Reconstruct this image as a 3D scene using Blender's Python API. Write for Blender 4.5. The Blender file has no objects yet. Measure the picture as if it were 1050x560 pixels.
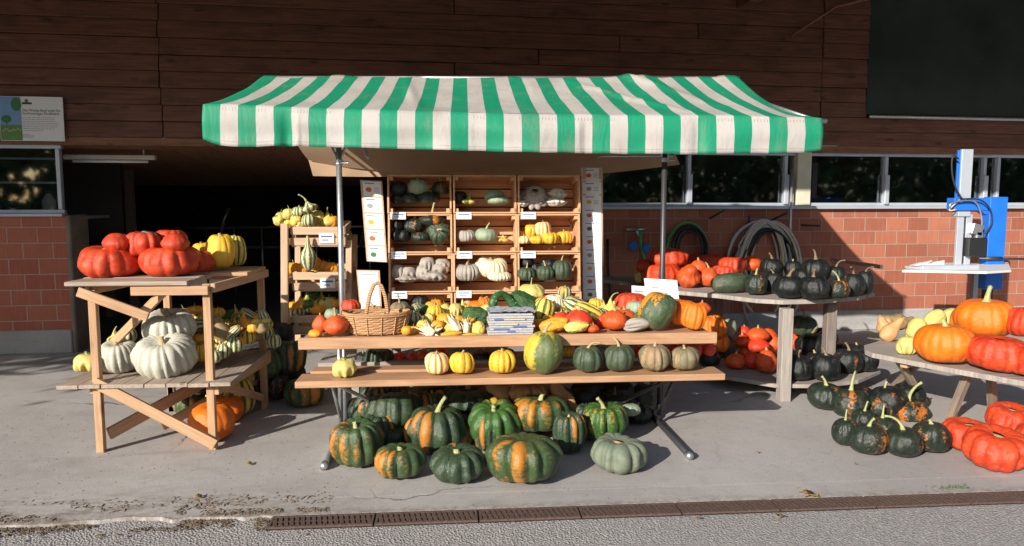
import bpy, bmesh, math, random
from mathutils import Vector, Matrix, noise, Euler

R = math.radians
sc = bpy.context.scene
COL = sc.collection
rnd = random.Random(7)

# ------------------------------------------------------------------ camera model
F = 760.0
H = 1.55
YAW, PITCH = R(4.5), math.atan(75 / 760)
fwd = Vector((math.sin(YAW) * math.cos(PITCH), math.cos(YAW) * math.cos(PITCH), -math.sin(PITCH)))
rgt = Vector((math.cos(YAW), -math.sin(YAW), 0))
upv = rgt.cross(fwd)
CAM = Vector((0, 0, H))
def ray(px, py): return fwd + rgt * ((px - 525) / F) + upv * ((280 - py) / F)
def atY(px, py, Y):
    r = ray(px, py); return CAM + r * (Y / r.y)
def atZ(px, py, z):
    r = ray(px, py); return CAM + r * ((z - H) / r.z)

E1_ = atZ(283, 529, 0); E2_ = atZ(1050, 503, 0); ed_ = (E2_ - E1_).normalized(); en_ = Vector((-ed_.y, ed_.x, 0))
# ------------------------------------------------------------------ tagging / linking
def tag(o, label=None, cat=None, group=None, kind=None):
    if label: o['label'] = label
    if cat: o['category'] = cat
    if group: o['group'] = group
    if kind: o['kind'] = kind
    return o
def empty(name, loc=(0, 0, 0), rz=0.0, rx=0.0, ry=0.0):
    o = bpy.data.objects.new(name, None); COL.objects.link(o)
    o.location = loc; o.rotation_euler = (rx, ry, rz); o.empty_display_size = .1
    return o
def link(name, me, mat=None, parent=None, smooth=False, bevel=0.0):
    o = bpy.data.objects.new(name, me); COL.objects.link(o)
    if mat is not None and not me.materials: me.materials.append(mat)
    if parent is not None: o.parent = parent
    if smooth: me.polygons.foreach_set('use_smooth', [True] * len(me.polygons))
    if bevel:
        m = o.modifiers.new('bevel', 'BEVEL'); m.width = bevel; m.segments = 1; m.limit_method = 'ANGLE'
    return o

class MB:
    """collects shapes into one mesh; keeps a 'lc' vector per vertex = metres along / across / through the board"""
    def __init__(s): s.v = []; s.f = []; s.lc = []; s.uv = {}; s.mi = []
    def add(s, vs, fs, lcs=None, mi=0):
        b = len(s.v); s.v += [tuple(v) for v in vs]
        s.lc += lcs if lcs else [tuple(v) for v in vs]
        for f in fs: s.f.append([b + i for i in f]); s.mi.append(mi)
        return s
    def box(s, c, d, rot=None, axis=None, mi=0):
        """centre, full dims; axis = long axis index (default: the longest)"""
        c = Vector(c); M = rot if rot is not None else Matrix.Identity(3)
        if axis is None: axis = max(range(3), key=lambda i: d[i])
        o2 = [i for i in range(3) if i != axis]
        off = (rnd.uniform(0, 50), rnd.uniform(0, 50), rnd.uniform(0, 50))
        vs = []; lcs = []
        for sx in (-.5, .5):
            for sy in (-.5, .5):
                for sz in (-.5, .5):
                    p = Vector((sx * d[0], sy * d[1], sz * d[2]))
                    vs.append(c + M @ p)
                    lcs.append((p[axis] + off[0], p[o2[0]] + off[1], p[o2[1]] + off[2]))
        return s.add(vs, [(0, 1, 3, 2), (4, 6, 7, 5), (0, 4, 5, 1), (2, 3, 7, 6), (0, 2, 6, 4), (1, 5, 7, 3)], lcs, mi)
    def beam(s, p0, p1, w, t, up=(0, 0, 1), mi=0):
        """p0->p1 board; w = width measured towards up, t = thickness"""
        p0, p1 = Vector(p0), Vector(p1); x = (p1 - p0); L = x.length; x.normalize()
        u = Vector(up); u = (u - x * u.dot(x)).normalized(); y = u.cross(x)
        M = Matrix((x, y, u)).transposed()
        return s.box((p0 + p1) / 2, (L, t, w), M, 0, mi)
    def tube(s, pts, r, n=8, caps=True, mi=0):
        pts = [Vector(p) for p in pts]; k = len(pts)
        rs = r if isinstance(r, (list, tuple)) else [r] * k
        vs = []; prev = None
        for i, p in enumerate(pts):
            t = (pts[min(i + 1, k - 1)] - pts[max(i - 1, 0)]).normalized()
            a = prev if prev is not None else (Vector((0, 0, 1)) if abs(t.z) < .9 else Vector((1, 0, 0)))
            a = (a - t * a.dot(t)); a.normalize(); prev = a; b = t.cross(a)
            for j in range(n):
                q = 2 * math.pi * j / n
                vs.append(p + (a * math.cos(q) + b * math.sin(q)) * rs[i])
        fs = []
        for i in range(k - 1):
            for j in range(n):
                j2 = (j + 1) % n
                fs.append((i * n + j, i * n + j2, (i + 1) * n + j2, (i + 1) * n + j))
        if caps:
            fs.append(tuple(range(n - 1, -1, -1))); fs.append(tuple((k - 1) * n + j for j in range(n)))
        return s.add(vs, fs, None, mi)
    def split(s):      # one collector per box
        out = []
        for i in range(len(s.v) // 8):
            m = MB(); m.v = s.v[i * 8:i * 8 + 8]; m.lc = s.lc[i * 8:i * 8 + 8]; m.f = [[q - i * 8 for q in f] for f in s.f[i * 6:i * 6 + 6]]; m.mi = [0] * 6; out.append(m)
        return out
    def mesh(s, name):
        me = bpy.data.meshes.new(name); me.from_pydata(s.v, [], s.f)
        a = me.attributes.new('lc', 'FLOAT_VECTOR', 'POINT')
        a.data.foreach_set('vector', [c for v in s.lc for c in v])
        if any(s.mi): me.polygons.foreach_set('material_index', s.mi)
        me.update(); return me
    def build(s, name, mat, parent=None, smooth=False, bevel=0.0):
        me = s.mesh(name)
        if isinstance(mat, (list, tuple)):
            for m in mat: me.materials.append(m)
            mat = None
        return link(name, me, mat, parent, smooth, bevel)

# ------------------------------------------------------------------ node helpers
class NT:
    def __init__(s, name):
        s.m = bpy.data.materials.new(name); s.m.use_nodes = True
        s.n = s.m.node_tree.nodes; s.l = s.m.node_tree.links; s.n.clear()
        s.out = s.n.new('ShaderNodeOutputMaterial'); s.b = s.n.new('ShaderNodeBsdfPrincipled')
        s.l.new(s.b.outputs[0], s.out.inputs[0])
    def new(s, t, **k):
        n = s.n.new(t)
        for a, b in k.items(): setattr(n, a, b)
        return n
    def put(s, sock, v):
        if isinstance(v, bpy.types.NodeSocket): s.l.new(v, sock)
        elif v is not None:
            if isinstance(v, tuple) and len(v) == 3 and sock.type == 'RGBA': v = (*v, 1)
            sock.default_value = v
    def mix(s, f, a, b, blend='MIX'):
        n = s.new('ShaderNodeMix', data_type='RGBA', blend_type=blend)
        s.put(n.inputs[0], f); s.put(n.inputs[6], a); s.put(n.inputs[7], b); return n.outputs[2]
    def math(s, op, a, b=None, c=None, clamp=False):
        n = s.new('ShaderNodeMath', operation=op, use_clamp=clamp)
        s.put(n.inputs[0], a); s.put(n.inputs[1], b); s.put(n.inputs[2], c); return n.outputs[0]
    def noise(s, vec, scale, detail=4, rough=.55, dist=0.0):
        n = s.new('ShaderNodeTexNoise'); s.put(n.inputs['Vector'], vec)
        n.inputs['Scale'].default_value = scale; n.inputs['Detail'].default_value = detail
        n.inputs['Roughness'].default_value = rough; n.inputs['Distortion'].default_value = dist
        return n.outputs['Fac']
    def ramp(s, f, a, b):      # smoothstep a..b
        n = s.new('ShaderNodeMapRange', interpolation_type='SMOOTHSTEP'); s.put(n.inputs[0], f)
        n.inputs[1].default_value = a; n.inputs[2].default_value = b; return n.outputs[0]
    def mapv(s, vec, scale=(1, 1, 1), loc=(0, 0, 0), rot=(0, 0, 0)):
        n = s.new('ShaderNodeMapping'); s.put(n.inputs['Vector'], vec)
        n.inputs['Scale'].default_value = scale; n.inputs['Location'].default_value = loc; n.inputs['Rotation'].default_value = rot
        return n.outputs[0]
    def vadd(s, a, b):
        n = s.new('ShaderNodeVectorMath', operation='ADD'); s.put(n.inputs[0], a); s.put(n.inputs[1], b); return n.outputs[0]
    def obj(s): return s.new('ShaderNodeTexCoord').outputs['Object']
    def attr(s, name, what='Fac'): return s.new('ShaderNodeAttribute', attribute_name=name).outputs[what]
    def rand(s): return s.new('ShaderNodeObjectInfo').outputs['Random']
    def bump(s, h, dist=.01, strength=1.0, normal=None):
        n = s.new('ShaderNodeBump'); s.put(n.inputs['Height'], h); n.inputs['Distance'].default_value = dist
        n.inputs['Strength'].default_value = strength
        if normal is not None: s.l.new(normal, n.inputs['Normal'])
        return n.outputs[0]
    def fin(s, col=None, rough=None, nrm=None, metal=None, spec=None):
        if col is not None: s.put(s.b.inputs['Base Color'], col)
        if rough is not None: s.put(s.b.inputs['Roughness'], rough)
        if nrm is not None: s.put(s.b.inputs['Normal'], nrm)
        if metal is not None: s.put(s.b.inputs['Metallic'], metal)
        if spec is not None: s.put(s.b.inputs['Specular IOR Level'], spec)
        return s.m

def wood(name, c1, c2, dark=None, rough=.75, grain=1.0, stain=.35):
    t = NT(name); v = t.attr('lc', 'Vector')
    g = t.noise(t.mapv(v, (2.2, 38, 38)), 1.6 * grain, 6, .6, .25)
    fine = t.noise(t.mapv(v, (9, 190, 190)), 1.5, 3, .6)
    big = t.noise(t.mapv(v, (1.2, 3, 3)), 2.2, 4)
    c = t.mix(t.ramp(g, .34, .66), c1, c2)
    c = t.mix(t.math('MULTIPLY', t.ramp(big, .45, .75), stain), c, dark or tuple(x * .45 for x in c1))
    c = t.mix(.25, c, t.mix(fine, tuple(x * .6 for x in c1), c2))
    # knots
    vo = t.new('ShaderNodeTexVoronoi'); t.put(vo.inputs['Vector'], t.mapv(v, (2.6, 8, 8))); vo.inputs['Scale'].default_value = 1
    c = t.mix(t.math('MULTIPLY', t.ramp(vo.outputs['Distance'], .19, .07), .75), c, tuple(x * .3 for x in c1))
    h = t.math('ADD', t.math('MULTIPLY', g, .6), t.math('MULTIPLY', fine, .4))
    return t.fin(c, rough, t.bump(h, .0025, .7))

def plain(name, col, rough=.5, metal=0.0, var=.12, bump=0.0, scale=8):
    t = NT(name); v = t.obj(); n = t.noise(v, scale, 5)
    c = t.mix(n, tuple(x * (1 - var * 1.6) for x in col), tuple(min(1, x * (1 + var)) for x in col))
    return t.fin(c, rough, t.bump(n, .004, bump) if bump else None, metal)

M = {}
M['pine'] = wood('pine wood', (.42, .24, .125), (.56, .35, .20), stain=.4)
M['pine_grey'] = wood('weathered pine', (.30, .23, .17), (.44, .36, .29), stain=.5)
M['board_grey'] = wood('weathered grey board', (.27, .235, .21), (.42, .38, .34), stain=.5)
M['bench'] = wood('varnished bench board', (.40, .22, .115), (.54, .32, .18), stain=.5, rough=.55)
M['crate'] = wood('fruit crate wood', (.58, .29, .14), (.70, .41, .22), stain=.3, rough=.7)
M['rackwood'] = wood('rack wood', (.52, .35, .22), (.66, .48, .33), stain=.3)
M['darkwood'] = wood('old grey post', (.16, .13, .11), (.26, .22, .19), stain=.5)
M['siding'] = wood('brown stained siding', (.115, .043, .025), (.215, .090, .054), stain=.8, rough=.65, grain=.7)
M['ceilwood'] = wood('bare ceiling boards', (.20, .085, .045), (.30, .14, .075), stain=.4)
M['galv'] = plain('galvanised steel', (.52, .54, .56), .38, .85, .2, .2, 25)
M['greypaint'] = plain('grey painted steel', (.30, .32, .34), .5, .3)
M['darksteel'] = plain('dark steel', (.07, .07, .075), .45, .5)
M['alu'] = plain('window aluminium', (.50, .55, .62), .45, .3, .1)
M['white'] = plain('white enamel', (.75, .74, .71), .5, 0, .08)
M['paper'] = plain('white paper', (.80, .80, .80), .8, 0, .03)
M['print'] = plain('brochure pages', (.46, .46, .48), .6, 0, .3, 0, 60)
M['black'] = plain('black plastic', (.018, .018, .02), .4)
M['rubber'] = plain('black rubber', (.02, .02, .022), .55)
M['hosegrey'] = plain('grey hose', (.50, .51, .52), .5, 0, .2, 0, 3)
M['hosecream'] = plain('cream hose', (.62, .52, .34), .5)
M['hosegreen'] = plain('green hose', (.03, .50, .14), .4)
M['blue'] = plain('blue machine paint', (.015, .16, .66), .35, 0, .15)
M['bluevalve'] = plain('blue tap handle', (.01, .16, .55), .4)
M['net'] = plain('dark green windbreak net', (.030, .044, .037), .9, 0, .45, .3, 2)
M['greennet'] = plain('turquoise twine', (.02, .22, .18), .8, 0, .4, .5, 40)
M['pink'] = plain('crimson cloth', (.55, .015, .10), .8, 0, .2)
M['cream'] = plain('cream painted post', (.62, .60, .46), .6)
M['lamp'] = plain('fluorescent fitting', (.50, .45, .38), .5)
M['ink'] = plain('dark ink', (.05, .05, .06), .8)
M['inkblue'] = plain('blue ink', (.08, .16, .42), .8)
M['inkgrey'] = plain('grey ink', (.32, .33, .36), .8)
M['inkred'] = plain('red ink', (.65, .14, .05), .8)
M['inkyellow'] = plain('yellow ink', (.75, .42, .06), .8)
M['inkgreen'] = plain('green ink', (.06, .20, .07), .8)
M['skyprint'] = plain('printed blue sky', (.20, .36, .62), .7, 0, .2, 0, 3)
M['grassprint'] = plain('printed meadow', (.13, .30, .09), .7, 0, .3, 0, 14)
M['cow'] = plain('printed cattle', (.50, .42, .26), .7, 0, .5, 0, 30)
M['wicker'] = None

def wicker():
    t = NT('woven willow'); v = t.obj()
    w = t.new('ShaderNodeTexWave', wave_type='BANDS', bands_direction='Z'); t.put(w.inputs['Vector'], v)
    w.inputs['Scale'].default_value = 22; w.inputs['Distortion'].default_value = 1.5
    n = t.noise(v, 60, 3)
    c = t.mix(w.outputs['Fac'], (.34, .17, .07), (.62, .38, .19)); c = t.mix(t.math('MULTIPLY', n, .5), c, (.25, .12, .05))
    return t.fin(c, .7, t.bump(w.outputs['Fac'], .004, .6))
M['wicker'] = wicker()

def concrete(name, c1, c2, scale=1.0, crack=True, edge_dirt=False):
    t = NT(name); v = t.obj()
    a = t.noise(v, .9 * scale, 8, .6); b = t.noise(v, 9 * scale, 6, .65); f = t.noise(v, 90, 4, .7)
    c = t.mix(t.ramp(a, .3, .7), c1, c2)
    c = t.mix(t.math('MULTIPLY', t.ramp(b, .5, .75), .35), c, tuple(x * .62 for x in c1))
    st = t.noise(t.mapv(v, (.35, 1.3, 1)), 1.7, 6, .7, .8)
    c = t.mix(t.math('MULTIPLY', t.ramp(st, .53, .72), .38), c, tuple(x * .55 for x in c1))
    c = t.mix(t.math('MULTIPLY', f, .30), c, tuple(x * .5 for x in c1))
    h = t.math('ADD', t.math('MULTIPLY', f, .6), t.math('MULTIPLY', b, .8))
    sp2 = t.noise(v, 38, 3, .8); c = t.mix(t.math('MULTIPLY', t.ramp(sp2, .60, .68), .45), c, (.20, .17, .145))
    if edge_dirt:      # dirt swept against the broken front edge
        dn = t.new('ShaderNodeVectorMath', operation='DOT_PRODUCT'); t.put(dn.inputs[0], v); dn.inputs[1].default_value = tuple(en_); 
        ds = t.new('ShaderNodeVectorMath', operation='DOT_PRODUCT'); t.put(ds.inputs[0], v); ds.inputs[1].default_value = tuple(ed_)
        q = t.math('SUBTRACT', dn.outputs['Value'], E1_.dot(en_)); s_ = t.math('SUBTRACT', ds.outputs['Value'], E1_.dot(ed_))
        dd = t.noise(t.mapv(v, (1.2, 4.5, 1)), 2.2, 8, .75, .6); d2 = t.noise(v, 22, 5, .8)
        k = t.math('MULTIPLY', t.ramp(q, .62, .03), t.ramp(s_, 1.2, -.9)); k = t.math('MULTIPLY', k, t.ramp(t.math('ADD', t.math('MULTIPLY', dd, .65), t.math('MULTIPLY', d2, .35)), .44, .60))
        c = t.mix(t.math('MULTIPLY', k, .8), c, t.mix(d2, (.10, .078, .055), (.24, .19, .14)))
        k3 = t.math('MULTIPLY', t.ramp(q, .10, .0), t.ramp(d2, .4, .6)); c = t.mix(t.math('MULTIPLY', k3, .6), c, (.16, .13, .10))
        sc_ = t.math('ABSOLUTE', t.math('SUBTRACT', q, .21)); c = t.mix(t.math('MULTIPLY', t.ramp(sc_, .012, .002), t.math('MULTIPLY', t.ramp(d2, .40, .55), .35)), c, (.62, .58, .54))
    if crack:
        vo = t.new('ShaderNodeTexVoronoi', feature='DISTANCE_TO_EDGE'); vo.inputs['Scale'].default_value = .42
        nd = t.new('ShaderNodeTexNoise'); nd.inputs['Scale'].default_value = 2.2; nd.inputs['Detail'].default_value = 6; t.put(nd.inputs['Vector'], v)
        off = t.new('ShaderNodeVectorMath', operation='MULTIPLY_ADD'); t.put(off.inputs[0], nd.outputs['Color'])
        off.inputs[1].default_value = (.55, .55, 0); t.put(off.inputs[2], v); t.put(vo.inputs['Vector'], off.outputs[0])
        gate = t.ramp(t.noise(v, .5, 2), .50, .60)
        cr = t.math('MULTIPLY', t.ramp(vo.outputs['Distance'], .0055, .001), gate)
        c = t.mix(t.math('MULTIPLY', cr, .75), c, (.05, .045, .04)); h = t.math('SUBTRACT', h, t.math('MULTIPLY', cr, 1.0))
    return t.fin(c, .9, t.bump(h, .004, .8))
M['pit'] = plain('dark drain pit sheet', (.035, .026, .022), .95)  # dark tone paints the shade down in the drain
M['concrete'] = concrete('concrete apron', (.375, .355, .34), (.475, .455, .435), edge_dirt=True)
M['plinth'] = concrete('rough plinth', (.36, .35, .34), (.46, .45, .44), 2.5, False)
M['pillar'] = concrete('brown stained pillar', (.20, .155, .12), (.30, .24, .19), 3, False)

def asphalt():
    t = NT('asphalt'); v = t.obj()
    vo = t.new('ShaderNodeTexVoronoi'); vo.inputs['Scale'].default_value = 85; t.put(vo.inputs['Vector'], v)
    n = t.noise(v, 1.1, 5); sp = t.noise(v, 210, 2, .8)
    c = t.mix(vo.outputs['Color'], (.19, .18, .175), (.52, .49, .47))
    c2 = t.mix(t.ramp(sp, .45, .62), (.14, .135, .135), (.60, .57, .54)); c = t.mix(.5, c, c2)
    c = t.mix(t.math('MULTIPLY', t.ramp(n, .35, .7), .35), c, (.30, .285, .275))
    return t.fin(c, .85, t.bump(vo.outputs['Distance'], .006, 1.0))
M['asphalt'] = asphalt()

def brick(name, w, h, c1, c2, mortar, zoff=0.0):
    t = NT(name); v = t.obj()
    sep = t.new('ShaderNodeSeparateXYZ'); t.put(sep.inputs[0], v); com = t.new('ShaderNodeCombineXYZ')
    t.put(com.inputs[0], t.math('ADD', sep.outputs[0], t.math('MULTIPLY', sep.outputs[1], 1.0)))
    t.put(com.inputs[1], t.math('ADD', sep.outputs[2], zoff))
    b = t.new('ShaderNodeTexBrick'); t.put(b.inputs['Vector'], com.outputs[0])
    b.inputs['Color1'].default_value = (*c1, 1); b.inputs['Color2'].default_value = (*c2, 1); b.inputs['Mortar'].default_value = (*mortar, 1)
    b.inputs['Scale'].default_value = 1; b.inputs['Mortar Size'].default_value = .0055; b.inputs['Mortar Smooth'].default_value = .15
    b.inputs['Brick Width'].default_value = w; b.inputs['Row Height'].default_value = h; b.inputs['Bias'].default_value = 0
    n = t.noise(v, 6, 6, .6); st = t.noise(t.mapv(v, (60, 60, 1.5)), 1.5, 3)
    c = t.mix(t.math('MULTIPLY', n, .45), b.outputs['Color'], tuple(x * .55 for x in c1))
    bl = t.noise(v, 1.1, 5, .65); c = t.mix(t.math('MULTIPLY', t.ramp(bl, .48, .72), .35), c, (.20, .10, .07))
    c = t.mix(t.math('MULTIPLY', t.ramp(st, .5, .7), .22), c, tuple(min(1, x * 1.5) for x in c2))
    h_ = t.math('SUBTRACT', t.math('MULTIPLY', st, .25), b.outputs['Fac'])
    return t.fin(c, .8, t.bump(h_, .012, 1.0))
M['brick'] = brick('red clay block wall', .278, .157, (.31, .098, .058), (.50, .185, .110), (.44, .35, .29), -.24)
M['brickL'] = brick('red clay block wall left', .278, .157, (.42, .12, .07), (.50, .17, .10), (.50, .42, .36), -.02)  # left wall, own block tones with paler mortar

def awning_mat():
    t = NT('striped awning cloth')
    uv = t.new('ShaderNodeUVMap', uv_map='uv').outputs[0]
    sep = t.new('ShaderNodeSeparateXYZ'); t.put(sep.inputs[0], uv)
    fr = t.math('FRACT', t.math('MULTIPLY', sep.outputs[0], 17.5))
    s = t.ramp(fr, .492, .508)
    n = t.noise(t.obj(), 2.5, 6, .65); n2 = t.noise(t.obj(), 320, 2)
    wh = t.mix(t.ramp(n, .35, .75), (.52, .495, .475), (.43, .40, .375)); gr = t.mix(n, (.003, .30, .155), (.004, .235, .125))
    c = t.mix(s, gr, wh)
    # stitched ticks along the top hem
    tick = t.math('MULTIPLY', t.math('LESS_THAN', t.math('ABSOLUTE', t.math('SUBTRACT', sep.outputs[1], .081)), .0045), t.math('LESS_THAN', t.math('FRACT', t.math('MULTIPLY', sep.outputs[0], 190)), .30))
    tick = t.math('MULTIPLY', tick, t.math('GREATER_THAN', t.noise(t.obj(), 1.7, 2), .47))
    c = t.mix(t.math('MULTIPLY', tick, .40), c, (.12, .12, .10))
    hem = t.math('LESS_THAN', t.math('ABSOLUTE', t.math('SUBTRACT', sep.outputs[1], .010)), .0014)
    c = t.mix(t.math('MULTIPLY', hem, .3), c, (.15, .15, .12))
    dirt = t.noise(t.mapv(t.obj(), (3, 3, 1)), 2.0, 7, .75); c = t.mix(t.math('MULTIPLY', t.ramp(dirt, .50, .76), .42), c, (.25, .22, .18))
    wr = t.noise(t.mapv(t.obj(), (9, 4, 2.5), (0, 0, 0), (0, 0, .5)), 1.5, 4, .6, 1.2)
    t.fin(c, .62, t.bump(wr, .02, .22, t.bump(n2, .0006, .4)))
    tr = t.new('ShaderNodeBsdfTranslucent'); t.put(tr.inputs[0], c)
    mx = t.new('ShaderNodeMixShader'); mx.inputs[0].default_value = .14
    t.l.new(t.b.outputs[0], mx.inputs[1]); t.l.new(tr.outputs[0], mx.inputs[2]); t.l.new(mx.outputs[0], t.out.inputs[0])
    return t.m
M['awning'] = awning_mat()
def tarp():
    t = NT('tan canvas'); n = t.noise(t.obj(), 3, 5)
    c = t.mix(n, (.60, .40, .25), (.72, .52, .35)); t.fin(c, .8)
    tr = t.new('ShaderNodeBsdfTranslucent'); t.put(tr.inputs[0], c)
    mx = t.new('ShaderNodeMixShader'); mx.inputs[0].default_value = .42
    t.l.new(t.b.outputs[0], mx.inputs[1]); t.l.new(tr.outputs[0], mx.inputs[2]); t.l.new(mx.outputs[0], t.out.inputs[0])
    return t.m
M['tarp'] = tarp()
def glass():
    t = NT('dark window glass'); t.n.remove(t.b)
    tr = t.new('ShaderNodeBsdfTransparent'); tr.inputs[0].default_value = (.55, .58, .60, 1)
    gl = t.new('ShaderNodeBsdfGlossy'); gl.inputs['Roughness'].default_value = .03; gl.inputs[0].default_value = (.9, .95, 1, 1)
    fr = t.new('ShaderNodeFresnel'); fr.inputs[0].default_value = 1.6
    mx = t.new('ShaderNodeMixShader'); t.l.new(t.math('ADD', fr.outputs[0], .13), mx.inputs[0])
    t.l.new(tr.outputs[0], mx.inputs[1]); t.l.new(gl.outputs[0], mx.inputs[2]); t.l.new(mx.outputs[0], t.out.inputs[0])
    return t.m
M['glass'] = glass()
def leafmat(name, a, b):
    t = NT(name); n = t.noise(t.obj(), .7, 3); n2 = t.noise(t.obj(), 14, 2)
    return t.fin(t.mix(t.math('ADD', t.math('MULTIPLY', n, .6), t.math('MULTIPLY', n2, .4)), a, b), .6)
M['leaf'] = leafmat('tree leaves', (.03, .07, .015), (.10, .16, .04))
M['bark'] = plain('bark', (.12, .09, .065), .9, 0, .3, .6, 12)
M['grate'] = plain('rusty grate', (.115, .072, .058), .85, .1, .5, .4, 60)
M['soil'] = plain('dry dirt', (.15, .115, .08), .95, 0, .4, .4, 30)
M['dryleaf'] = plain('dry leaf', (.40, .25, .10), .8, 0, .4)
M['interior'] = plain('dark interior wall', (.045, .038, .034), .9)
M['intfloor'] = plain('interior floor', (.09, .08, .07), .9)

# ------------------------------------------------------------------ fruit materials
def squash_mat(name, c1, c2, groove=None, gamt=.5, gw=.55, patch=None, pth=.55, psoft=.05, speck=None, sp=.62, rough=.4, bump=.25, stripe=None, prw=.06, pmw=.55, dull=.26):
    t = NT(name); v = t.obj(); rd = t.rand()
    com = t.new('ShaderNodeCombineXYZ'); t.put(com.inputs[0], t.math('MULTIPLY', rd, 37)); t.put(com.inputs[1], t.math('MULTIPLY', rd, 91))
    v = t.vadd(v, com.outputs[0])
    a = t.noise(v, 1.6, 4); m = t.noise(v, 7, 5, .65); f = t.noise(v, 26, 4, .7)
    rib = t.attr('rib'); rid = t.attr('rid')
    c = t.mix(t.ramp(t.math('ADD', t.math('MULTIPLY', a, .6), t.math('MULTIPLY', m, .4)), .35, .65), c1, c2)
    if stripe is not None:      # pigment stripes that follow the ribs, broken by noise
        r2 = t.math('ADD', rib, t.math('MULTIPLY', t.math('SUBTRACT', m, .5), .8))
        c = t.mix(t.ramp(r2, gw + .08, gw - .08), c, stripe)
    if groove is not None:
        c = t.mix(t.math('MULTIPLY', t.ramp(rib, gw, 0.0), gamt), c, groove)
    if patch is not None:
        pv = t.noise(t.mapv(v, (1, 1, .45)), 1.25, 3, .5)
        so = t.new('ShaderNodeSeparateXYZ'); t.put(so.inputs[0], t.obj())
        k = t.math('ADD', t.math('MULTIPLY', pv, .62), t.math('MULTIPLY', rid, .22))
        k = t.math('ADD', k, t.math('MULTIPLY', t.math('SUBTRACT', m, .5), pmw))
        k = t.math('ADD', k, t.math('MULTIPLY', so.outputs[0], .17)); k = t.math('ADD', k, t.math('MULTIPLY', so.outputs[2], .06))
        k = t.math('ADD', k, t.math('MULTIPLY', rib, prw))
        pr = t.ramp(k, pth - psoft, pth + psoft)
        c = t.mix(pr, c, t.mix(m, patch, tuple(x * .75 for x in patch)))
    if speck is not None:
        c = t.mix(t.math('MULTIPLY', t.ramp(f, sp - .03, sp + .05), .8), c, speck)
    d = t.noise(v, 3.1, 6, .75)
    c = t.mix(t.math('MULTIPLY', t.ramp(d, .50, .72), dull), c, t.mix(.55, (.30, .27, .22), tuple(min(1, x * 1.25 + .06) for x in c2)))
    so2 = t.new('ShaderNodeSeparateXYZ'); t.put(so2.inputs[0], t.obj())
    # dull ground side and cork scars
    c = t.mix(t.math('MULTIPLY', t.ramp(t.math('ADD', so2.outputs[2], t.math('MULTIPLY', a, .8)), -.15, -.75), .30), c, (.33, .27, .17))
    scn = t.noise(t.mapv(v, (1.6, 1.6, 5.5)), 1.9, 5, .7, 1.5); sm_ = t.ramp(scn, .665, .70)
    c = t.mix(t.math('MULTIPLY', sm_, .65), c, (.46, .36, .22))
    c = t.mix(t.math('MULTIPLY', f, .18), c, tuple(x * .5 for x in c1))
    ro = t.math('ADD', rough - .16, t.math('MULTIPLY', m, .30))
    h = t.math('ADD', t.math('MULTIPLY', m, .5), t.math('MULTIPLY', f, .35))
    return t.fin(c, ro, t.bump(h, .05, bump), None, .45)

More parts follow.
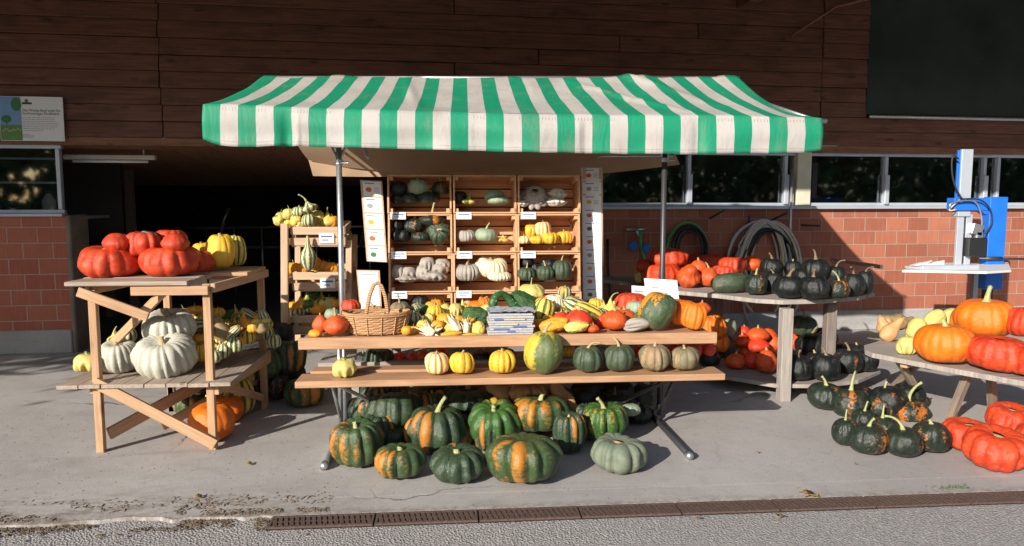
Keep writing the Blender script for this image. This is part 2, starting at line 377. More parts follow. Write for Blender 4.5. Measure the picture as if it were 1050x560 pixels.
SM = dict(
 red=squash_mat('red orange rind', (.50, .032, .010), (.66, .075, .016), groove=(.30, .018, .008), gamt=.55, rough=.47, dull=.42),
 hok=squash_mat('orange red rind', (.60, .065, .012), (.74, .12, .02), rough=.45, dull=.4),
 deepred=squash_mat('scarlet rind', (.62, .035, .016), (.72, .06, .02), rough=.35),
 orange=squash_mat('orange rind', (.74, .150, .006), (.82, .20, .012), groove=(.62, .13, .01), gamt=.5, rough=.42),
 white=squash_mat('pale grey green rind', (.46, .46, .38), (.56, .55, .46), groove=(.30, .33, .26), gamt=.6, rough=.55, speck=(.62, .60, .52), sp=.66),
 cream=squash_mat('cream rind', (.72, .66, .45), (.80, .72, .52), groove=(.42, .36, .22), gamt=.6, rough=.5),
 green=squash_mat('dark green rind', (.014, .034, .018), (.032, .062, .030), groove=(.010, .022, .010), gamt=.6, patch=(.60, .22, .025), pth=.88, psoft=.06, prw=.30, pmw=.34, speck=(.13, .17, .09), sp=.56, rough=.36),
 greenor=squash_mat('green rind with orange ribs', (.024, .056, .022), (.055, .10, .035), groove=(.02, .05, .018), gamt=.75, patch=(.62, .24, .03), pth=.81, psoft=.09, prw=.28, pmw=.45, speck=(.16, .17, .06), sp=.58, rough=.38),
 bright=squash_mat('bright green rind', (.022, .075, .018), (.05, .135, .03), groove=(.02, .06, .014), gamt=.6, patch=(.66, .42, .05), pth=.86, psoft=.10, prw=.28, pmw=.48, speck=(.25,.30,.08), sp=.60, rough=.33),
 dustgreen=squash_mat('dusty grey green rind', (.13, .165, .115), (.19, .22, .16), groove=(.08, .10, .065), gamt=.6, speck=(.30, .30, .24), sp=.62, rough=.65),
 kab=squash_mat('nearly black rind', (.005, .007, .007), (.010, .014, .013), groove=(.005, .008, .006), gamt=.4, patch=(.40, .11, .02), pth=.76, psoft=.03, speck=(.030, .036, .030), sp=.62, rough=.42),
 kabor=squash_mat('black green rind with orange spot', (.009, .017, .012), (.020, .032, .022), patch=(.56, .17, .02), pth=.655, psoft=.04, speck=(.06, .08, .05), sp=.60, rough=.33),
 bench=squash_mat('dark green rind with pale ribs', (.030, .050, .028), (.055, .085, .045), groove=(.19, .20, .10), gamt=.55, gw=.35, speck=(.14, .16, .09), sp=.58, rough=.42),
 benchtan=squash_mat('grey olive rind', (.13, .12, .065), (.23, .19, .11), groove=(.42, .34, .19), gamt=.7, gw=.35, patch=(.40, .26, .14), pth=.62, psoft=.1, rough=.5),
 mint=squash_mat('mint green rind', (.25, .33, .22), (.34, .42, .29), groove=(.15, .22, .14), gamt=.6, rough=.5),
 yellow=squash_mat('yellow rind', (.78, .44, .03), (.86, .54, .05), groove=(.60, .26, .02), gamt=.5, rough=.4),
 yelstripe=squash_mat('yellow orange rind with green grooves', (.84, .40, .02), (.88, .56, .06), stripe=(.12, .17, .03), gw=.40, rough=.38),
 yelgreen=squash_mat('yellow rind with dark stripes', (.72, .50, .07), (.80, .62, .12), stripe=(.08, .11, .03), gw=.72, rough=.4),
 striped=squash_mat('cream and green striped rind', (.62, .60, .33), (.74, .68, .42), stripe=(.05, .10, .03), gw=.78, patch=(.74, .40, .05), pth=.74, rough=.42),
 creamor=squash_mat('cream and orange striped rind', (.80, .64, .34), (.86, .72, .45), stripe=(.78, .33, .03), gw=.66, rough=.4),
 bicol=squash_mat('yellow green two tone rind', (.78, .55, .10), (.84, .64, .18), patch=(.05, .15, .03), pth=.58, psoft=.03, rough=.38),
 orgourd=squash_mat('orange gourd rind', (.82, .30, .015), (.88, .40, .03), patch=(.80, .60, .14), pth=.68, rough=.38),
 palyel=squash_mat('pale yellow rind', (.58, .50, .12), (.70, .58, .22), groove=(.42, .42, .12), gamt=.5, speck=(.34, .40, .10), sp=.64, rough=.45),
 wart=squash_mat('speckled dark green rind', (.022, .085, .022), (.04, .13, .03), speck=(.50, .54, .30), sp=.60, rough=.35, bump=.5),
 patty=squash_mat('chalk white rind', (.62, .58, .50), (.70, .66, .56), groove=(.5, .48, .40), gamt=.4, rough=.5),
 pattyg=squash_mat('grey and shaded white rind', (.32, .28, .25), (.42, .38, .33), groove=(.30, .27, .23), gamt=.5, rough=.55),  # white rind greyed for shaded pattypans; also grey gourds and pumpkins
 tan=squash_mat('tan rind', (.52, .28, .11), (.62, .36, .16), groove=(.45, .22, .08), gamt=.5, rough=.45),
 browntan=squash_mat('olive brown rind', (.20, .15, .07), (.34, .22, .10), rough=.5),
 greenorbig=squash_mat('green rind with broad orange band', (.035, .065, .028), (.09, .13, .06), groove=(.16, .18, .09), gamt=.35, gw=.3, patch=(.74, .28, .02), pth=.62, psoft=.03, speck=(.16, .2, .1), sp=.60, rough=.38),
 tall=squash_mat('green and yellow mottled rind', (.075, .12, .040), (.15, .18, .06), groove=(.04, .07, .025), gamt=.5, patch=(.70, .52, .05), pth=.545, psoft=.10, speck=(.02, .05, .015), sp=.60, rough=.4),
)
def stem_mat(name, a, b):
    t = NT(name); v = t.obj(); n = t.noise(t.mapv(v, (14, 14, 3)), 1.5, 4)
    return t.fin(t.mix(n, a, b), .7, t.bump(n, .02, .6))
M['stem_pale'] = stem_mat('pale green stem', (.30, .34, .12), (.52, .52, .26))
M['stem_tan'] = stem_mat('corky tan stem', (.36, .26, .12), (.56, .44, .25))
M['stem_brown'] = stem_mat('dry brown stem', (.16, .11, .06), (.32, .24, .14))

# ------------------------------------------------------------------ fruit meshes (unit: half width 1, half height 1)
def sq_mesh(name, ribs=12, depth=.1, sharp=.5, dimple=.25, prof='round', seed=0, bump=.02, seg=None, rings=18, dirreg=.05):
    rg = random.Random(seed * 97 + ribs); n = seg or max(28, min(110, ribs * 7)); lop = rg.uniform(-.09, .09)
    cuts = sorted([(k_ + rg.uniform(-.22, .22)) / max(1, ribs) for k_ in range(max(1, ribs))]); am = [rg.uniform(.6, 1.4) for _ in range(max(1, ribs))]
    rid = [rg.random() for _ in range(max(1, ribs))]
    V = []; RB = []; RI = []
    def P(t):      # t 0 top .. 1 bottom -> r, z
        a = t * math.pi
        r, z = math.sin(a), math.cos(a)
        if prof == 'round': r = abs(r) ** .82
        elif prof == 'flat': r = abs(r) ** .62
        elif prof == 'tear':
            k = max(0, z); r = r * (1 - .32 * k ** 1.2) ; 
        elif prof == 'onion':
            r = r * (1 - .30 * max(0, z) ** 1.0) * (1 - .10 * max(0, -z))
        elif prof == 'pear':
            r = r ** .85 * (.30 + .70 / (1 + math.exp((z - .12) * 7.5))) * 1.02
        elif prof == 'butter':
            r = r ** .7 * (.55 + .45 / (1 + math.exp((z - .0) * 8)))
        elif prof == 'oval': r = r ** .9
        elif prof == 'cap':      # turban: bun above, wide skirt
            r = r ** .8 * (.66 + .34 / (1 + math.exp((z - .15) * 14)))
        elif prof == 'patty': r = abs(r) ** .55 * (.72 + .28 * math.exp(-(z / .28) ** 2))
        elif prof == 'spike': r = abs(r) ** .8
        return r, z
    for i in range(rings + 1):
        t = i / rings; t = t if prof in ('pear', 'butter') else t
        r, z = P(t)
        if i in (0, rings):
            z2 = z * (1 - (dimple if i == 0 else dimple * .6)); V.append((0, 0, z2)); RB.append(.3); RI.append(.5); continue
        for j in range(n):
            th = 2 * math.pi * j / n
            if ribs:
                q_ = (th / (2 * math.pi) - cuts[0]) % 1.0 + cuts[0]; k = 0
                while k < ribs - 1 and q_ >= cuts[k + 1]: k += 1
                nx_ = cuts[k + 1] if k < ribs - 1 else cuts[0] + 1; fr = (q_ - cuts[k]) / (nx_ - cuts[k])
                s = abs(math.sin(math.pi * fr)) ** sharp
                f = 1 - depth * am[k] * (1 - s) * (.35 + .65 * min(1, r)) + (am[k] - 1) * depth * .35
            else: s = 1; k = 0; f = 1
            rr = r * f
            if prof == 'patty': rr = r * (1 - depth * (1 - s) * math.exp(-(z / .45) ** 2))
            if prof == 'spike':
                rr = r * (1 + .38 * (s ** 2 - .5) * max(0, -z * .9 + .35) * 1.4)
            zz = z * (1 - dimple * math.exp(-(rr / .34) ** 2) * (1 if z > 0 else .6))
            if ribs and prof in ('round', 'flat') and z > 0: zz += depth * .35 * s * r * z
            nz = noise.noise(Vector((math.cos(th) * r * 1.3 + seed * 5.1, math.sin(th) * r * 1.3, z * 1.3)))
            n2 = noise.noise(Vector((math.cos(th) * r * 5 + seed * 3.3, math.sin(th) * r * 5, z * 5)))
            g = 1 + dirreg * nz * 1.7 + bump * n2
            if zz < -.80 and prof in ('round', 'flat', 'tear', 'onion'): zz = -.80 + (zz + .80) * .45
            V.append((math.cos(th) * rr * g, math.sin(th) * rr * g, zz * (1 + dirreg * nz * 1.4) + lop * rr * math.cos(th))); RB.append(s); RI.append(rid[k])
    Fc = []
    for j in range(n): Fc.append((0, 1 + j, 1 + (j + 1) % n))
    for i in range(rings - 2):
        for j in range(n):
            a = 1 + i * n + j; b = 1 + i * n + (j + 1) % n; Fc.append((a, a + n, b + n, b))
    e = len(V) - 1; b0 = 1 + (rings - 2) * n
    for j in range(n): Fc.append((e, b0 + (j + 1) % n, b0 + j))
    me = bpy.data.meshes.new(name); me.from_pydata(V, [], Fc)
    mx = max(abs(c) for v in V for c in v[:2])
    for v in me.vertices: v.co.x /= mx; v.co.y /= mx
    for nm, dt in (('rib', RB), ('rid', RI)):
        a = me.attributes.new(nm, 'FLOAT', 'POINT'); a.data.foreach_set('value', dt)
    me.polygons.foreach_set('use_smooth', [True] * len(me.polygons)); me.update()
    return me

def stem_mesh(name, L, r0, r1, bend, seed=0, flare=1.9, curl=0.0):
    rg = random.Random(seed); pts = []; rs = []; k = 9
    az = rg.uniform(0, 6.28)
    x = z = 0.0; ang = rg.uniform(0, .15)
    for i in range(k):
        pts.append(Vector((x * math.cos(az), x * math.sin(az), z)))
        u = i / (k - 1); rs.append((r0 * (1 - u) + r1 * u) * (1 + (flare - 1) * math.exp(-u * 9)) * (1 + .5 * math.exp(-(1 - u) * 14) ))
        ang += bend / k + curl * u / k; x += math.sin(ang) * L / k; z += math.cos(ang) * L / k
    mb = MB(); n = 10
    mb.tube(pts, rs, n)
    for i in range(k):      # five-sided ridges
        for j in range(0, n, 2):
            q = Vector(mb.v[i * n + j]); mb.v[i * n + j] = tuple(pts[i] + (q - pts[i]) * .78)
    me = mb.mesh(name); me.polygons.foreach_set('use_smooth', [True] * len(me.polygons)); return me
# ================================================================== SETTING
# ground sheets ------------------------------------------------------
def sheet(name, pts, z, mat, parent=None):
    mb = MB(); mb.add([(p[0], p[1], z) for p in pts], [tuple(range(len(pts)))]); return mb.build(name, mat, parent)
E1 = atZ(283, 529, 0); E2 = atZ(1050, 503, 0); ed = (E2 - E1).normalized(); en = Vector((-ed.y, ed.x, 0))
def edge(s, off=0.0): return E1 + ed * s + en * off
road = sheet('road', [(-150, -150), (150, -150), (150, 150), (-150, 150)], -.016, M['asphalt']); tag(road, kind='structure')
# concrete apron as a slab with a broken front edge
mb = MB(); top = []; N = 260
for i in range(N + 1):
    s = -7 + 18 * i / N; q = edge(s)
    w = (noise.noise(Vector((s * 2.1, 3, 0))) * .045 + noise.noise(Vector((s * 9, 7, 0))) * .030 + noise.noise(Vector((s * 31, 7, 0))) * .012) if s < -.05 else 0
    if s < -.05: w += .012
    top.append(q + en * (w + .002))
vs = []; fs = []
for i, q in enumerate(top):
    vs += [(q.x, q.y, 0), (q.x, q.y - .012, -.03), (q.x + (en * 13).x, 14.5, 0)]
for i in range(N):
    a, b = i * 3, i * 3 + 3
    fs += [(a, a + 2, b + 2, b), (a, b, b + 1, a + 1)]
mb.add(vs, fs); tag(mb.build('pavement', M['concrete']), kind='structure')
# drain: dark sheet standing in for the pit's shade, plus separate half metre grates
p0, p1, p2, p3 = edge(-.02, -.001), edge(9.5, -.001), edge(9.5, -.135), edge(-.02, -.135)
tag(sheet('drain_channel', [p0, p1, p2, p3], -.0125, M['pit']), kind='structure')
def grate_mesh():
    mb = MB(); L, W, T = .497, .128, .010
    mb.box((0, -W / 2 + .008, 0), (L, .016, T)); mb.box((0, W / 2 - .008, 0), (L, .016, T))
    mb.box((-L / 2 + .006, 0, 0), (.012, W - .034, T), None, 1); mb.box((L / 2 - .006, 0, 0), (.012, W - .034, T), None, 1)
    mb.box((0, 0, -.0005), (L - .026, .010, T - .002))
    for k in range(18):
        x = -L / 2 + .024 + k * (L - .048) / 17
        mb.box((x, 0, -.0003), (.0185, W - .036, T - .001), Matrix.Rotation(.18, 3, 'Z'), 1)
    for k in range(12):
        for y in (-W / 2 + .008, W / 2 - .008): mb.box((-L / 2 + .03 + k * .0395, y, T / 2 + .0012), (.009, .007, .003))
    return mb.mesh('drain_grate')
gm = grate_mesh(); gm.materials.append(M['grate'])
ORD = ['first', 'second', 'third', 'fourth', 'fifth', 'sixth', 'seventh', 'eighth', 'ninth', 'tenth', 'eleventh', 'twelfth', 'thirteenth', 'fourteenth', 'fifteenth', 'sixteenth', 'seventeenth', 'eighteenth']
for k in range(10):
    o = bpy.data.objects.new('drain_grate', gm); COL.objects.link(o)
    c = edge(.235 + k * .506, -.068); o.location = (c.x, c.y, -.004); o.rotation_euler = (0, 0, math.atan2(ed.y, ed.x))
    tag(o, 'rusty slotted drain grate along the pavement edge, %s from the left end' % ORD[k], 'drain grate', 'drain grates along the kerb')
# dirt and litter on the edge
mb = MB()
for i in range(7500):
    s = -abs(rnd.gauss(0, 1.6)) + .25; off = rnd.gauss(-.01, .05) if i % 3 else rnd.gauss(.10, .10); q = edge(s, off)
    if noise.noise(Vector((s * 2.1, off * 7, 5))) + .5 * noise.noise(Vector((s * 9, off * 20, 8))) < .02: continue
    r = rnd.uniform(.002, .011); a = rnd.uniform(0, 6.3); z0 = .0 if off > .03 else -.012
    el = rnd.choice((1, 1, 2.6)); ca, sa = math.cos(a), math.sin(a); e = [Vector((ca * x_ * el * r - sa * y_ * r / el, sa * x_ * el * r + ca * y_ * r / el, 0)) for x_, y_ in ((1, 0), (.1, 1), (-1, .2), (0, -1))]
    r *= .62
    p = Vector((q.x, q.y, z0))
    mb.add([p + e[0], p + e[1], p + e[2], p + e[3], p + Vector((0, 0, r * .9))], [(0, 1, 4), (1, 2, 4), (2, 3, 4), (3, 0, 4)])
for i in range(900):   # scattered grit over the forecourt
    x, y = rnd.uniform(-3.6, 4.6), rnd.uniform(3.6, 5.6); r = rnd.uniform(.0012, .005); a = rnd.uniform(0, 6)
    if rnd.random() < .5: x = rnd.uniform(-3.5, -.6)
    p = Vector((x, y, 0))
    mb.add([p + Vector((math.cos(a + u) * r * 1.4, math.sin(a + u) * r, 0)) for u in (0, 1.6, 3.1, 4.7)] + [p + Vector((0, 0, r))], [(0, 1, 4), (1, 2, 4), (2, 3, 4), (3, 0, 4)])
tag(mb.build('dirt', M['soil']), kind='stuff')
def leaf(px, py, s, rz, label, mat='dryleaf', z=.004):
    mb = MB(); n = 9; vs = []
    for i in range(n + 1):
        u = i / n; w = math.sin(u * math.pi) ** .8 * .38
        for k in (-1, 0, 1): vs.append(((u - .5) * s, k * w * s * (1 + .2 * math.sin(i * 2.3)), abs(k) * .18 * s + .10 * s * math.sin(u * 5)))
    fs = []
    for i in range(n):
        for k in (0, 1): fs.append((i * 3 + k, i * 3 + k + 1, i * 3 + 4 + k, i * 3 + 3 + k))
    mb.add(vs, fs); o = mb.build('fallen_leaf', M[mat], smooth=True); p = atZ(px, py, 0); o.location = (p.x, p.y, z); o.rotation_euler = (.1, .05, rz)
    m = o.modifiers.new('t', 'SOLIDIFY'); m.thickness = .001
    tag(o, label, 'leaf', 'dry leaves on the ground')
leaf(832, 510, .09, .3, 'curled brown leaf lying on the rusty drain grate')
leaf(823, 506, .05, 1.9, 'small pale leaf beside the curled brown leaf on the drain')
leaf(799, 531, .055, .8, 'yellowish dry leaf lying on the grey asphalt below the drain')
leaf(714, 533, .03, 2.4, 'small dark leaf lying on the asphalt near the drain')
leaf(878, 477, .03, .4, 'small brown leaf on the pavement near the crack')
leaf(777, 465, .035, 1.2, 'small tan leaf on the bare pavement beside the shadow edge')
leaf(204, 511, .05, .2, 'brown leaf on the pavement by the dirt below the left display table')
leaf(256, 477, .045, -.1, 'pale straw coloured leaf between left display table and bench foot')
# moss tuft at the drain
mb = MB()
for i in range(70):
    c = atZ(978 + rnd.gauss(0, 11), 500.5 + rnd.gauss(0, 1.1), 0); a = rnd.uniform(0, 6.3); h = rnd.uniform(.006, .022); w = .003
    d = Vector((math.cos(a), math.sin(a), 0)); mb.add([c - d * w, c + d * w, c + Vector((rnd.gauss(0, .01), rnd.gauss(0, .01), h))], [(0, 1, 2)])
tag(mb.build('grass', M['leaf']), kind='stuff')

# ------------------------------------------------------------------ barn
BA = R(4.2)
barn = empty('barn', (0, 8.07, 0), BA)
tag(barn, 'dark brown timber barn with red block walls behind the stall', 'barn')
BX = Vector((math.cos(BA), math.sin(BA), 0)); BY = Vector((-math.sin(BA), math.cos(BA), 0)); BO = Vector((0, 8.07, 0))
def B(px, py, ly=0.0):      # pixel -> barn local x, z on the plane local y = ly
    r = ray(px, py); t = ((BO + BY * ly) - CAM).dot(BY) / r.dot(BY); p = CAM + r * t
    return (p - BO).dot(BX), p.z
def toW(x, y, z): return BO + BX * x + BY * y + Vector((0, 0, z))
zb = 2.17       # underside of the timber wall
# lapped siding
mb = MB(); zz = zb; k = 0; nx0, _ = B(889, 60); _, nz0 = B(930, 121)
while zz < 4.6:
    hgt = .165 + rnd.uniform(-.006, .006)
    xs = [-9.5, -6.1 + (k % 3) * .02, B(166, 100)[0] + rnd.uniform(-.01, .01) + (0 if k % 2 else .0), B(466, 60)[0] + (k % 4) * .9, B(842, 60)[0] + rnd.uniform(-.005, .005), nx0 if zz > nz0 - .1 else 9.5]
    for a, b in zip(xs[:-1], xs[1:]):
        if b - a < .05: continue
        mb.box(((a + b) / 2, -.02 + rnd.uniform(-.010, .010), zz + hgt / 2), (b - a - .010, .024, hgt - .004), Matrix.Rotation(R(-8 + rnd.uniform(-2, 2)), 3, 'X'), 0)
    zz += hgt; k += 1
mb.build('timber_wall', M['siding'], barn, bevel=.003)
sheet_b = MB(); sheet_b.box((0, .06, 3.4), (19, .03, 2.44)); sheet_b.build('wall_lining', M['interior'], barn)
# bottom rail of the timber wall and ceiling
mb = MB(); mb.box((0, .02, zb - .035), (18.6, .12, .07)); mb.build('sill_beam', M['ceilwood'], barn, bevel=.004)
wl = B(600, 200)[0]; wr = 9.4; lx = B(66, 200)[0]; ll = -9.4
mb = MB()
for i in range(30):
    x0 = -7 + i * .45; mb.box((x0 + .22, 2.4, zb - .06 - .16), (.44, 4.9, .02), Matrix.Rotation(R(-3.6), 3, 'X'), 1)
mb.build('ceiling', M['ceilwood'], barn)
# right brick wall, plinth, returns
sz = 1.445
mb = MB(); mb.box(((wl + wr) / 2, .12, (.24 + sz) / 2), (wr - wl, .24, sz - .24)); mb.build('brick_wall', M['brick'], barn)
mb = MB(); mb.box(((wl + wr) / 2, .10, .12), (wr - wl + .02, .25, .24)); mb.build('plinth', M['plinth'], barn, bevel=.01)
# left brick wall, plinth, pillar
lz = B(40, 222)[1]
mb = MB(); mb.box(((ll + lx) / 2, .10, (.24 + lz) / 2), (lx - ll, .22, lz - .24)); mb.build('brick_wall', M['brickL'], barn)
mb = MB(); mb.box(((ll + lx) / 2, .09, .12), (lx - ll + .01, .26, .24)); mb.build('plinth', M['plinth'], barn, bevel=.01)
px1 = B(77, 300)[0]; mb = MB(); mb.box(((lx + px1) / 2, .20, lz / 2), (px1 - lx, .45, lz + .03)); mb.build('pillar', M['pillar'], barn, bevel=.012)
# interior shell
mb = MB()
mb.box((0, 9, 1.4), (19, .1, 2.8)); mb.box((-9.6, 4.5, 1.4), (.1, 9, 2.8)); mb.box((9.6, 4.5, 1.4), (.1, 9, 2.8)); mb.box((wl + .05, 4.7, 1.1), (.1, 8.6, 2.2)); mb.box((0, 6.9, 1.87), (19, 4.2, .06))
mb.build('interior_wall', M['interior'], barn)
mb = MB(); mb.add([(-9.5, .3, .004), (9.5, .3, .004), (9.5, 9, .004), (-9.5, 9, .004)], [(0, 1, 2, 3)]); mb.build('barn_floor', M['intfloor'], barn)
# roof with eave
mb = MB(); mb.box((0, -1.0, 4.25), (22, 5.2, .12), Matrix.Rotation(R(14), 3, 'X')); mb.build('roof', M['darkwood'], barn)
# windows
def window(x0, x1, z0, z1, mull, y=.035, posts=True):
    fr = MB(); 
    fr.box(((x0 + x1) / 2, y, z1 - .02), (x1 - x0, .06, .04)); fr.box(((x0 + x1) / 2, y, z0 + .018), (x1 - x0, .06, .036))
    for m in mull:
        fr.box((m, y - .004, (z0 + z1) / 2), (.038, .064, z1 - z0 - .08))
    f = fr.build('window', M['alu'], barn, bevel=.003)
    g = MB(); e = [x0] + list(mull) + [x1]
    for a, b in zip(e[:-1], e[1:]):
        if b - a > .06: g.add([(a + .02, y + .012, z0 + .037), (b - .02, y + .012, z0 + .037), (b - .02, y + .012, z1 - .041), (a + .02, y + .012, z1 - .041)], [(0, 1, 2, 3)])
    g.build('pane', M['glass'], f)
    return f
zt = zb - .072
cx0, cx1 = B(816, 180)[0], B(830, 180)[0]
w1 = window(wl + .02, cx0, sz + .035, zt, [B(707, 180)[0], B(806, 180)[0]])
w2 = window(cx1, wr, sz + .035, zt, [B(909, 180)[0], B(1010, 180)[0], B(1110, 180)[0], 6.6, 7.6])
for p in (707, 806, 909, 1010):      # thicker lower half of the mullions
    mb = MB(); mb.box((B(p, 180)[0], -.008, sz + .035 + .19), (.055, .045, .34)); mb.build('window_rail', M['alu'], barn, bevel=.004)
mb = MB(); mb.box(((cx0 + cx1) / 2, .03, (sz + zt) / 2 + .02), (cx1 - cx0, .14, zt - sz - .04)); mb.build('post', M['cream'], barn, bevel=.004)
mb = MB(); mb.box(((wl + wr) / 2 + .01, -.012, sz + .017), (wr - wl, .13, .034)); mb.build('window_sill', M['alu'], barn, bevel=.004)
mb = MB(); mb.box(((wl + wr) / 2, .0, zt + .018), (wr - wl, .03, .022)); mb.build('head_strip', M['lamp'], barn)
lw1 = B(61, 190)[0]
window(ll, lw1 + .03, lz + .03, zt, [lw1 - .005])
mb = MB(); mb.box(((ll + lx) / 2, -.012, lz + .015), (lx - ll, .13, .03)); mb.build('window_sill', M['alu'], barn, bevel=.004)
mb = MB()
for z_ in (B(30, 162)[1], B(30, 187)[1]): mb.box((lw1 - 1.0, .17, z_), (1.85, .10, .018))
mb.build('window_shelf', M['alu'], barn)
# interior window room backing so panes look into a dim room
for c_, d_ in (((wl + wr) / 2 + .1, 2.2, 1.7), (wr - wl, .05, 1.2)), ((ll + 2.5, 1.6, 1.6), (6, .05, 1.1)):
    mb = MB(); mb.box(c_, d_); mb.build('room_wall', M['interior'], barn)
mb = MB(); mb.box((lx - .9, .62, lz - .02), (1.9, .8, .03)); mb.build('window_ledge', M['greypaint'], barn)
# netting upper right
nx1, nz1 = 9.6, 4.6
mb = MB(); n = 60; vs = []; fs = []
for i in range(n + 1):
    for j in range(9):
        x = nx0 + (nx1 - nx0) * i / n; z = nz0 + .03 + (nz1 - nz0) * j / 8
        vs.append((x, -.055 + .018 * noise.noise(Vector((x * 2.2, z * .8, 1))) + (.01 if i else .03), z))
for i in range(n):
    for j in range(8): a = i * 9 + j; fs.append((a, a + 9, a + 10, a + 1))
mb.add(vs, fs); net = mb.build('windbreak_net', M['net'], None, smooth=True); net.location = BO; net.rotation_euler = (0, 0, BA)
tag(net, 'dark green windbreak net stretched over the upper right barn opening', 'net')
mb = MB(); mb.tube([(nx0 + .02, -.06, nz0), (nx1, -.06, nz0)], .022, 10); mb.build('weight_bar', M['galv'], net, smooth=True)
# interior barriers (faint)
mb = MB()
for z_ in (1.12, .80): mb.tube([(-4.2, 4.2, z_), (wl, 4.2, z_)], .022, 6)
for i in range(11): x = -4 + i * .42; mb.tube([(x, 4.2, 0), (x, 4.2, 1.12)], .016, 6)
for i in range(4): x = -3.4 + i * 1.1; mb.tube([(x, 4.15, .8), (x + .12, 4.1, 1.25), (x + .2, 4.1, 1.42)], .03, 6)
fb = mb.build('feed_barrier', M['galv'], None, smooth=True); fb.location = BO; fb.rotation_euler = (0, 0, BA); tag(fb, 'grey tubular feed barrier standing deep in the dark barn', 'barrier')
for i, p in enumerate((108, 133)):
    mb = MB(); x = B(p, 200, 2.4)[0]; mb.box((x, 2.4, 1.0), (.10, .10, 2.0)) 
    mb.build('post', M['darkwood'], barn)
# fluorescent tube fitting
ax, az = B(66, 161, .30); bx_, _ = B(160, 162, .30)
mb = MB(); mb.box(((ax + bx_) / 2, .30, az), (bx_ - ax, .07, .05)); ft = mb.build('strip_light', M['lamp'], None, bevel=.006)
ft.location = BO; ft.rotation_euler = (0, 0, BA); tag(ft, 'unlit beige strip light fixed under the low barn ceiling', 'light fitting')
mb = MB(); mb.tube([(ax + .08, .30, az - .043), (bx_ - .08, .30, az - .043)], .014, 8); mb.tube([(bx_ - .12, .3, az + .02), (bx_ - .12, .3, az + .12)], .006, 6); mb.build('tube', M['white'], ft, smooth=True)
# beam end and stick on the wall
x, z = B(760, 4); mb = MB(); mb.box((x, -.18, z + .22), (.13, .34, .56)); mb.build('rafter_end', M['siding'], barn, bevel=.006)
x0, z0 = B(808, 39); x1, z1 = B(852, 9)
mb = MB(); mb.tube([toW(x0, -.07, z0), toW(x1, -.10, z1), toW(x1 + .5, -.1, z1 + .13)], [.010, .014, .02], 8); tag(mb.build('wooden_stick', M['ceilwood'], smooth=True), 'thin slanting stick leaning on the timber wall above the awning', 'stick')

# sign on the timber wall
x0, z0 = B(6, 145); x1, z1 = B(68, 101)
sg = empty('farm_sign', toW(x0, -.085, z0), BA); W_, H_ = x1 - x0, z1 - z0
tag(sg, 'white and blue farm information sign screwed to the dark timber wall', 'sign')
def quad(parent, name, mat, x, z, w, h, y=0.0, t=.006):
    mb = MB(); mb.box((x + w / 2, y, z + h / 2), (w, t, h)); return mb.build(name, mat, parent)
quad(sg, 'panel', M['paper'], 0, 0, W_, H_, 0, .012)
ph = quad(sg, 'photo_print', M['skyprint'], .006, .20 * H_, W_ * .33, H_ * .79, -.008, .003)
quad(sg, 'meadow_print', M['grassprint'], .006, .006, W_ * .33, H_ * .34, -.0095, .003)
mb = MB()
for i in range(9): mb.box((.03 + i * .0185, -.0118, H_ * .25 + rnd.uniform(-.012, .012)), (.014, .0015, .018))
mb.build('cattle_print', M['cow'], sg)
def blob(parent, mat, cx, cz, r, n=18, sx=1.0, y=-.012, seed=0):
    vs = [(cx, y, cz)]; 
    for i in range(n):
        a = 6.283 * i / n; q = r * (1 + .22 * noise.noise(Vector((math.cos(a) * 2 + seed, math.sin(a) * 2, seed)))); vs.append((cx + math.cos(a) * q * sx, y, cz + math.sin(a) * q))
    mb = MB(); mb.add(vs, [(0, 1 + (i + 1) % n, 1 + i) for i in range(n)]); return mb.build('tree_print', M['inkgreen'], parent)
blob(sg, None, W_ * .11, H_ * .49, H_ * .085, sx=1.25, seed=1, y=-.0115)
blob(sg, None, W_ * .275, H_ * .82, H_ * .15, sx=.75, seed=4, y=-.0115)
quad(sg, 'trunk_print', M['inkgreen'], W_ * .106, H_ * .34, W_ * .012, H_ * .1, -.0118, .0015)
blob(sg, None, W_ * .435, H_ * .905, H_ * .040, sx=1, seed=2, y=-.0075)
quad(sg, 'logo_bar', M['ink'], W_ * .365, H_ * .825, W_ * .15, H_ * .045, -.0068, .0015)
def text(parent, body, x, z, size, mat, y=-.0075, name='lettering', rz=0, align='LEFT'):
    cu = bpy.data.curves.new(name, 'FONT'); cu.body = body; cu.size = size; cu.extrude = .0002; cu.align_x = align
    ob = bpy.data.objects.new('tmp', cu); COL.objects.link(ob); bpy.context.view_layer.update()
    me = bpy.data.meshes.new_from_object(ob.evaluated_get(bpy.context.evaluated_depsgraph_get())); bpy.data.objects.remove(ob)
    me.name = name; me.materials.clear(); o = link(name, me, mat, parent); o.location = (x, y, z); o.rotation_euler = (R(90), 0, rz); return o
text(sg, 'Die Weide-Beef steht für', W_ * .365, H_ * .665, H_ * .078, M['ink'])
text(sg, 'hochwertiges Rindfleisch', W_ * .365, H_ * .595, H_ * .078, M['ink'])
mb = MB()
for i in range(8):
    z = H_ * (.53 - i * .042); w = W_ * rnd.choice((.46, .50, .52, .49)) if i < 7 else W_ * .3; x = W_ * .365
    while x < W_ * .365 + w: q = rnd.uniform(.010, .035); mb.box((x + q / 2, -.0065, z), (q, .001, H_ * .011)); x += q + .006
for i in range(3): mb.box((W_ * .42 + (0 if i else -.012), -.0065, H_ * (.145 - i * .03)), (W_ * (.1 if i == 0 else .2), .001, H_ * .012))
mb.build('small_print', M['inkgrey'], sg)

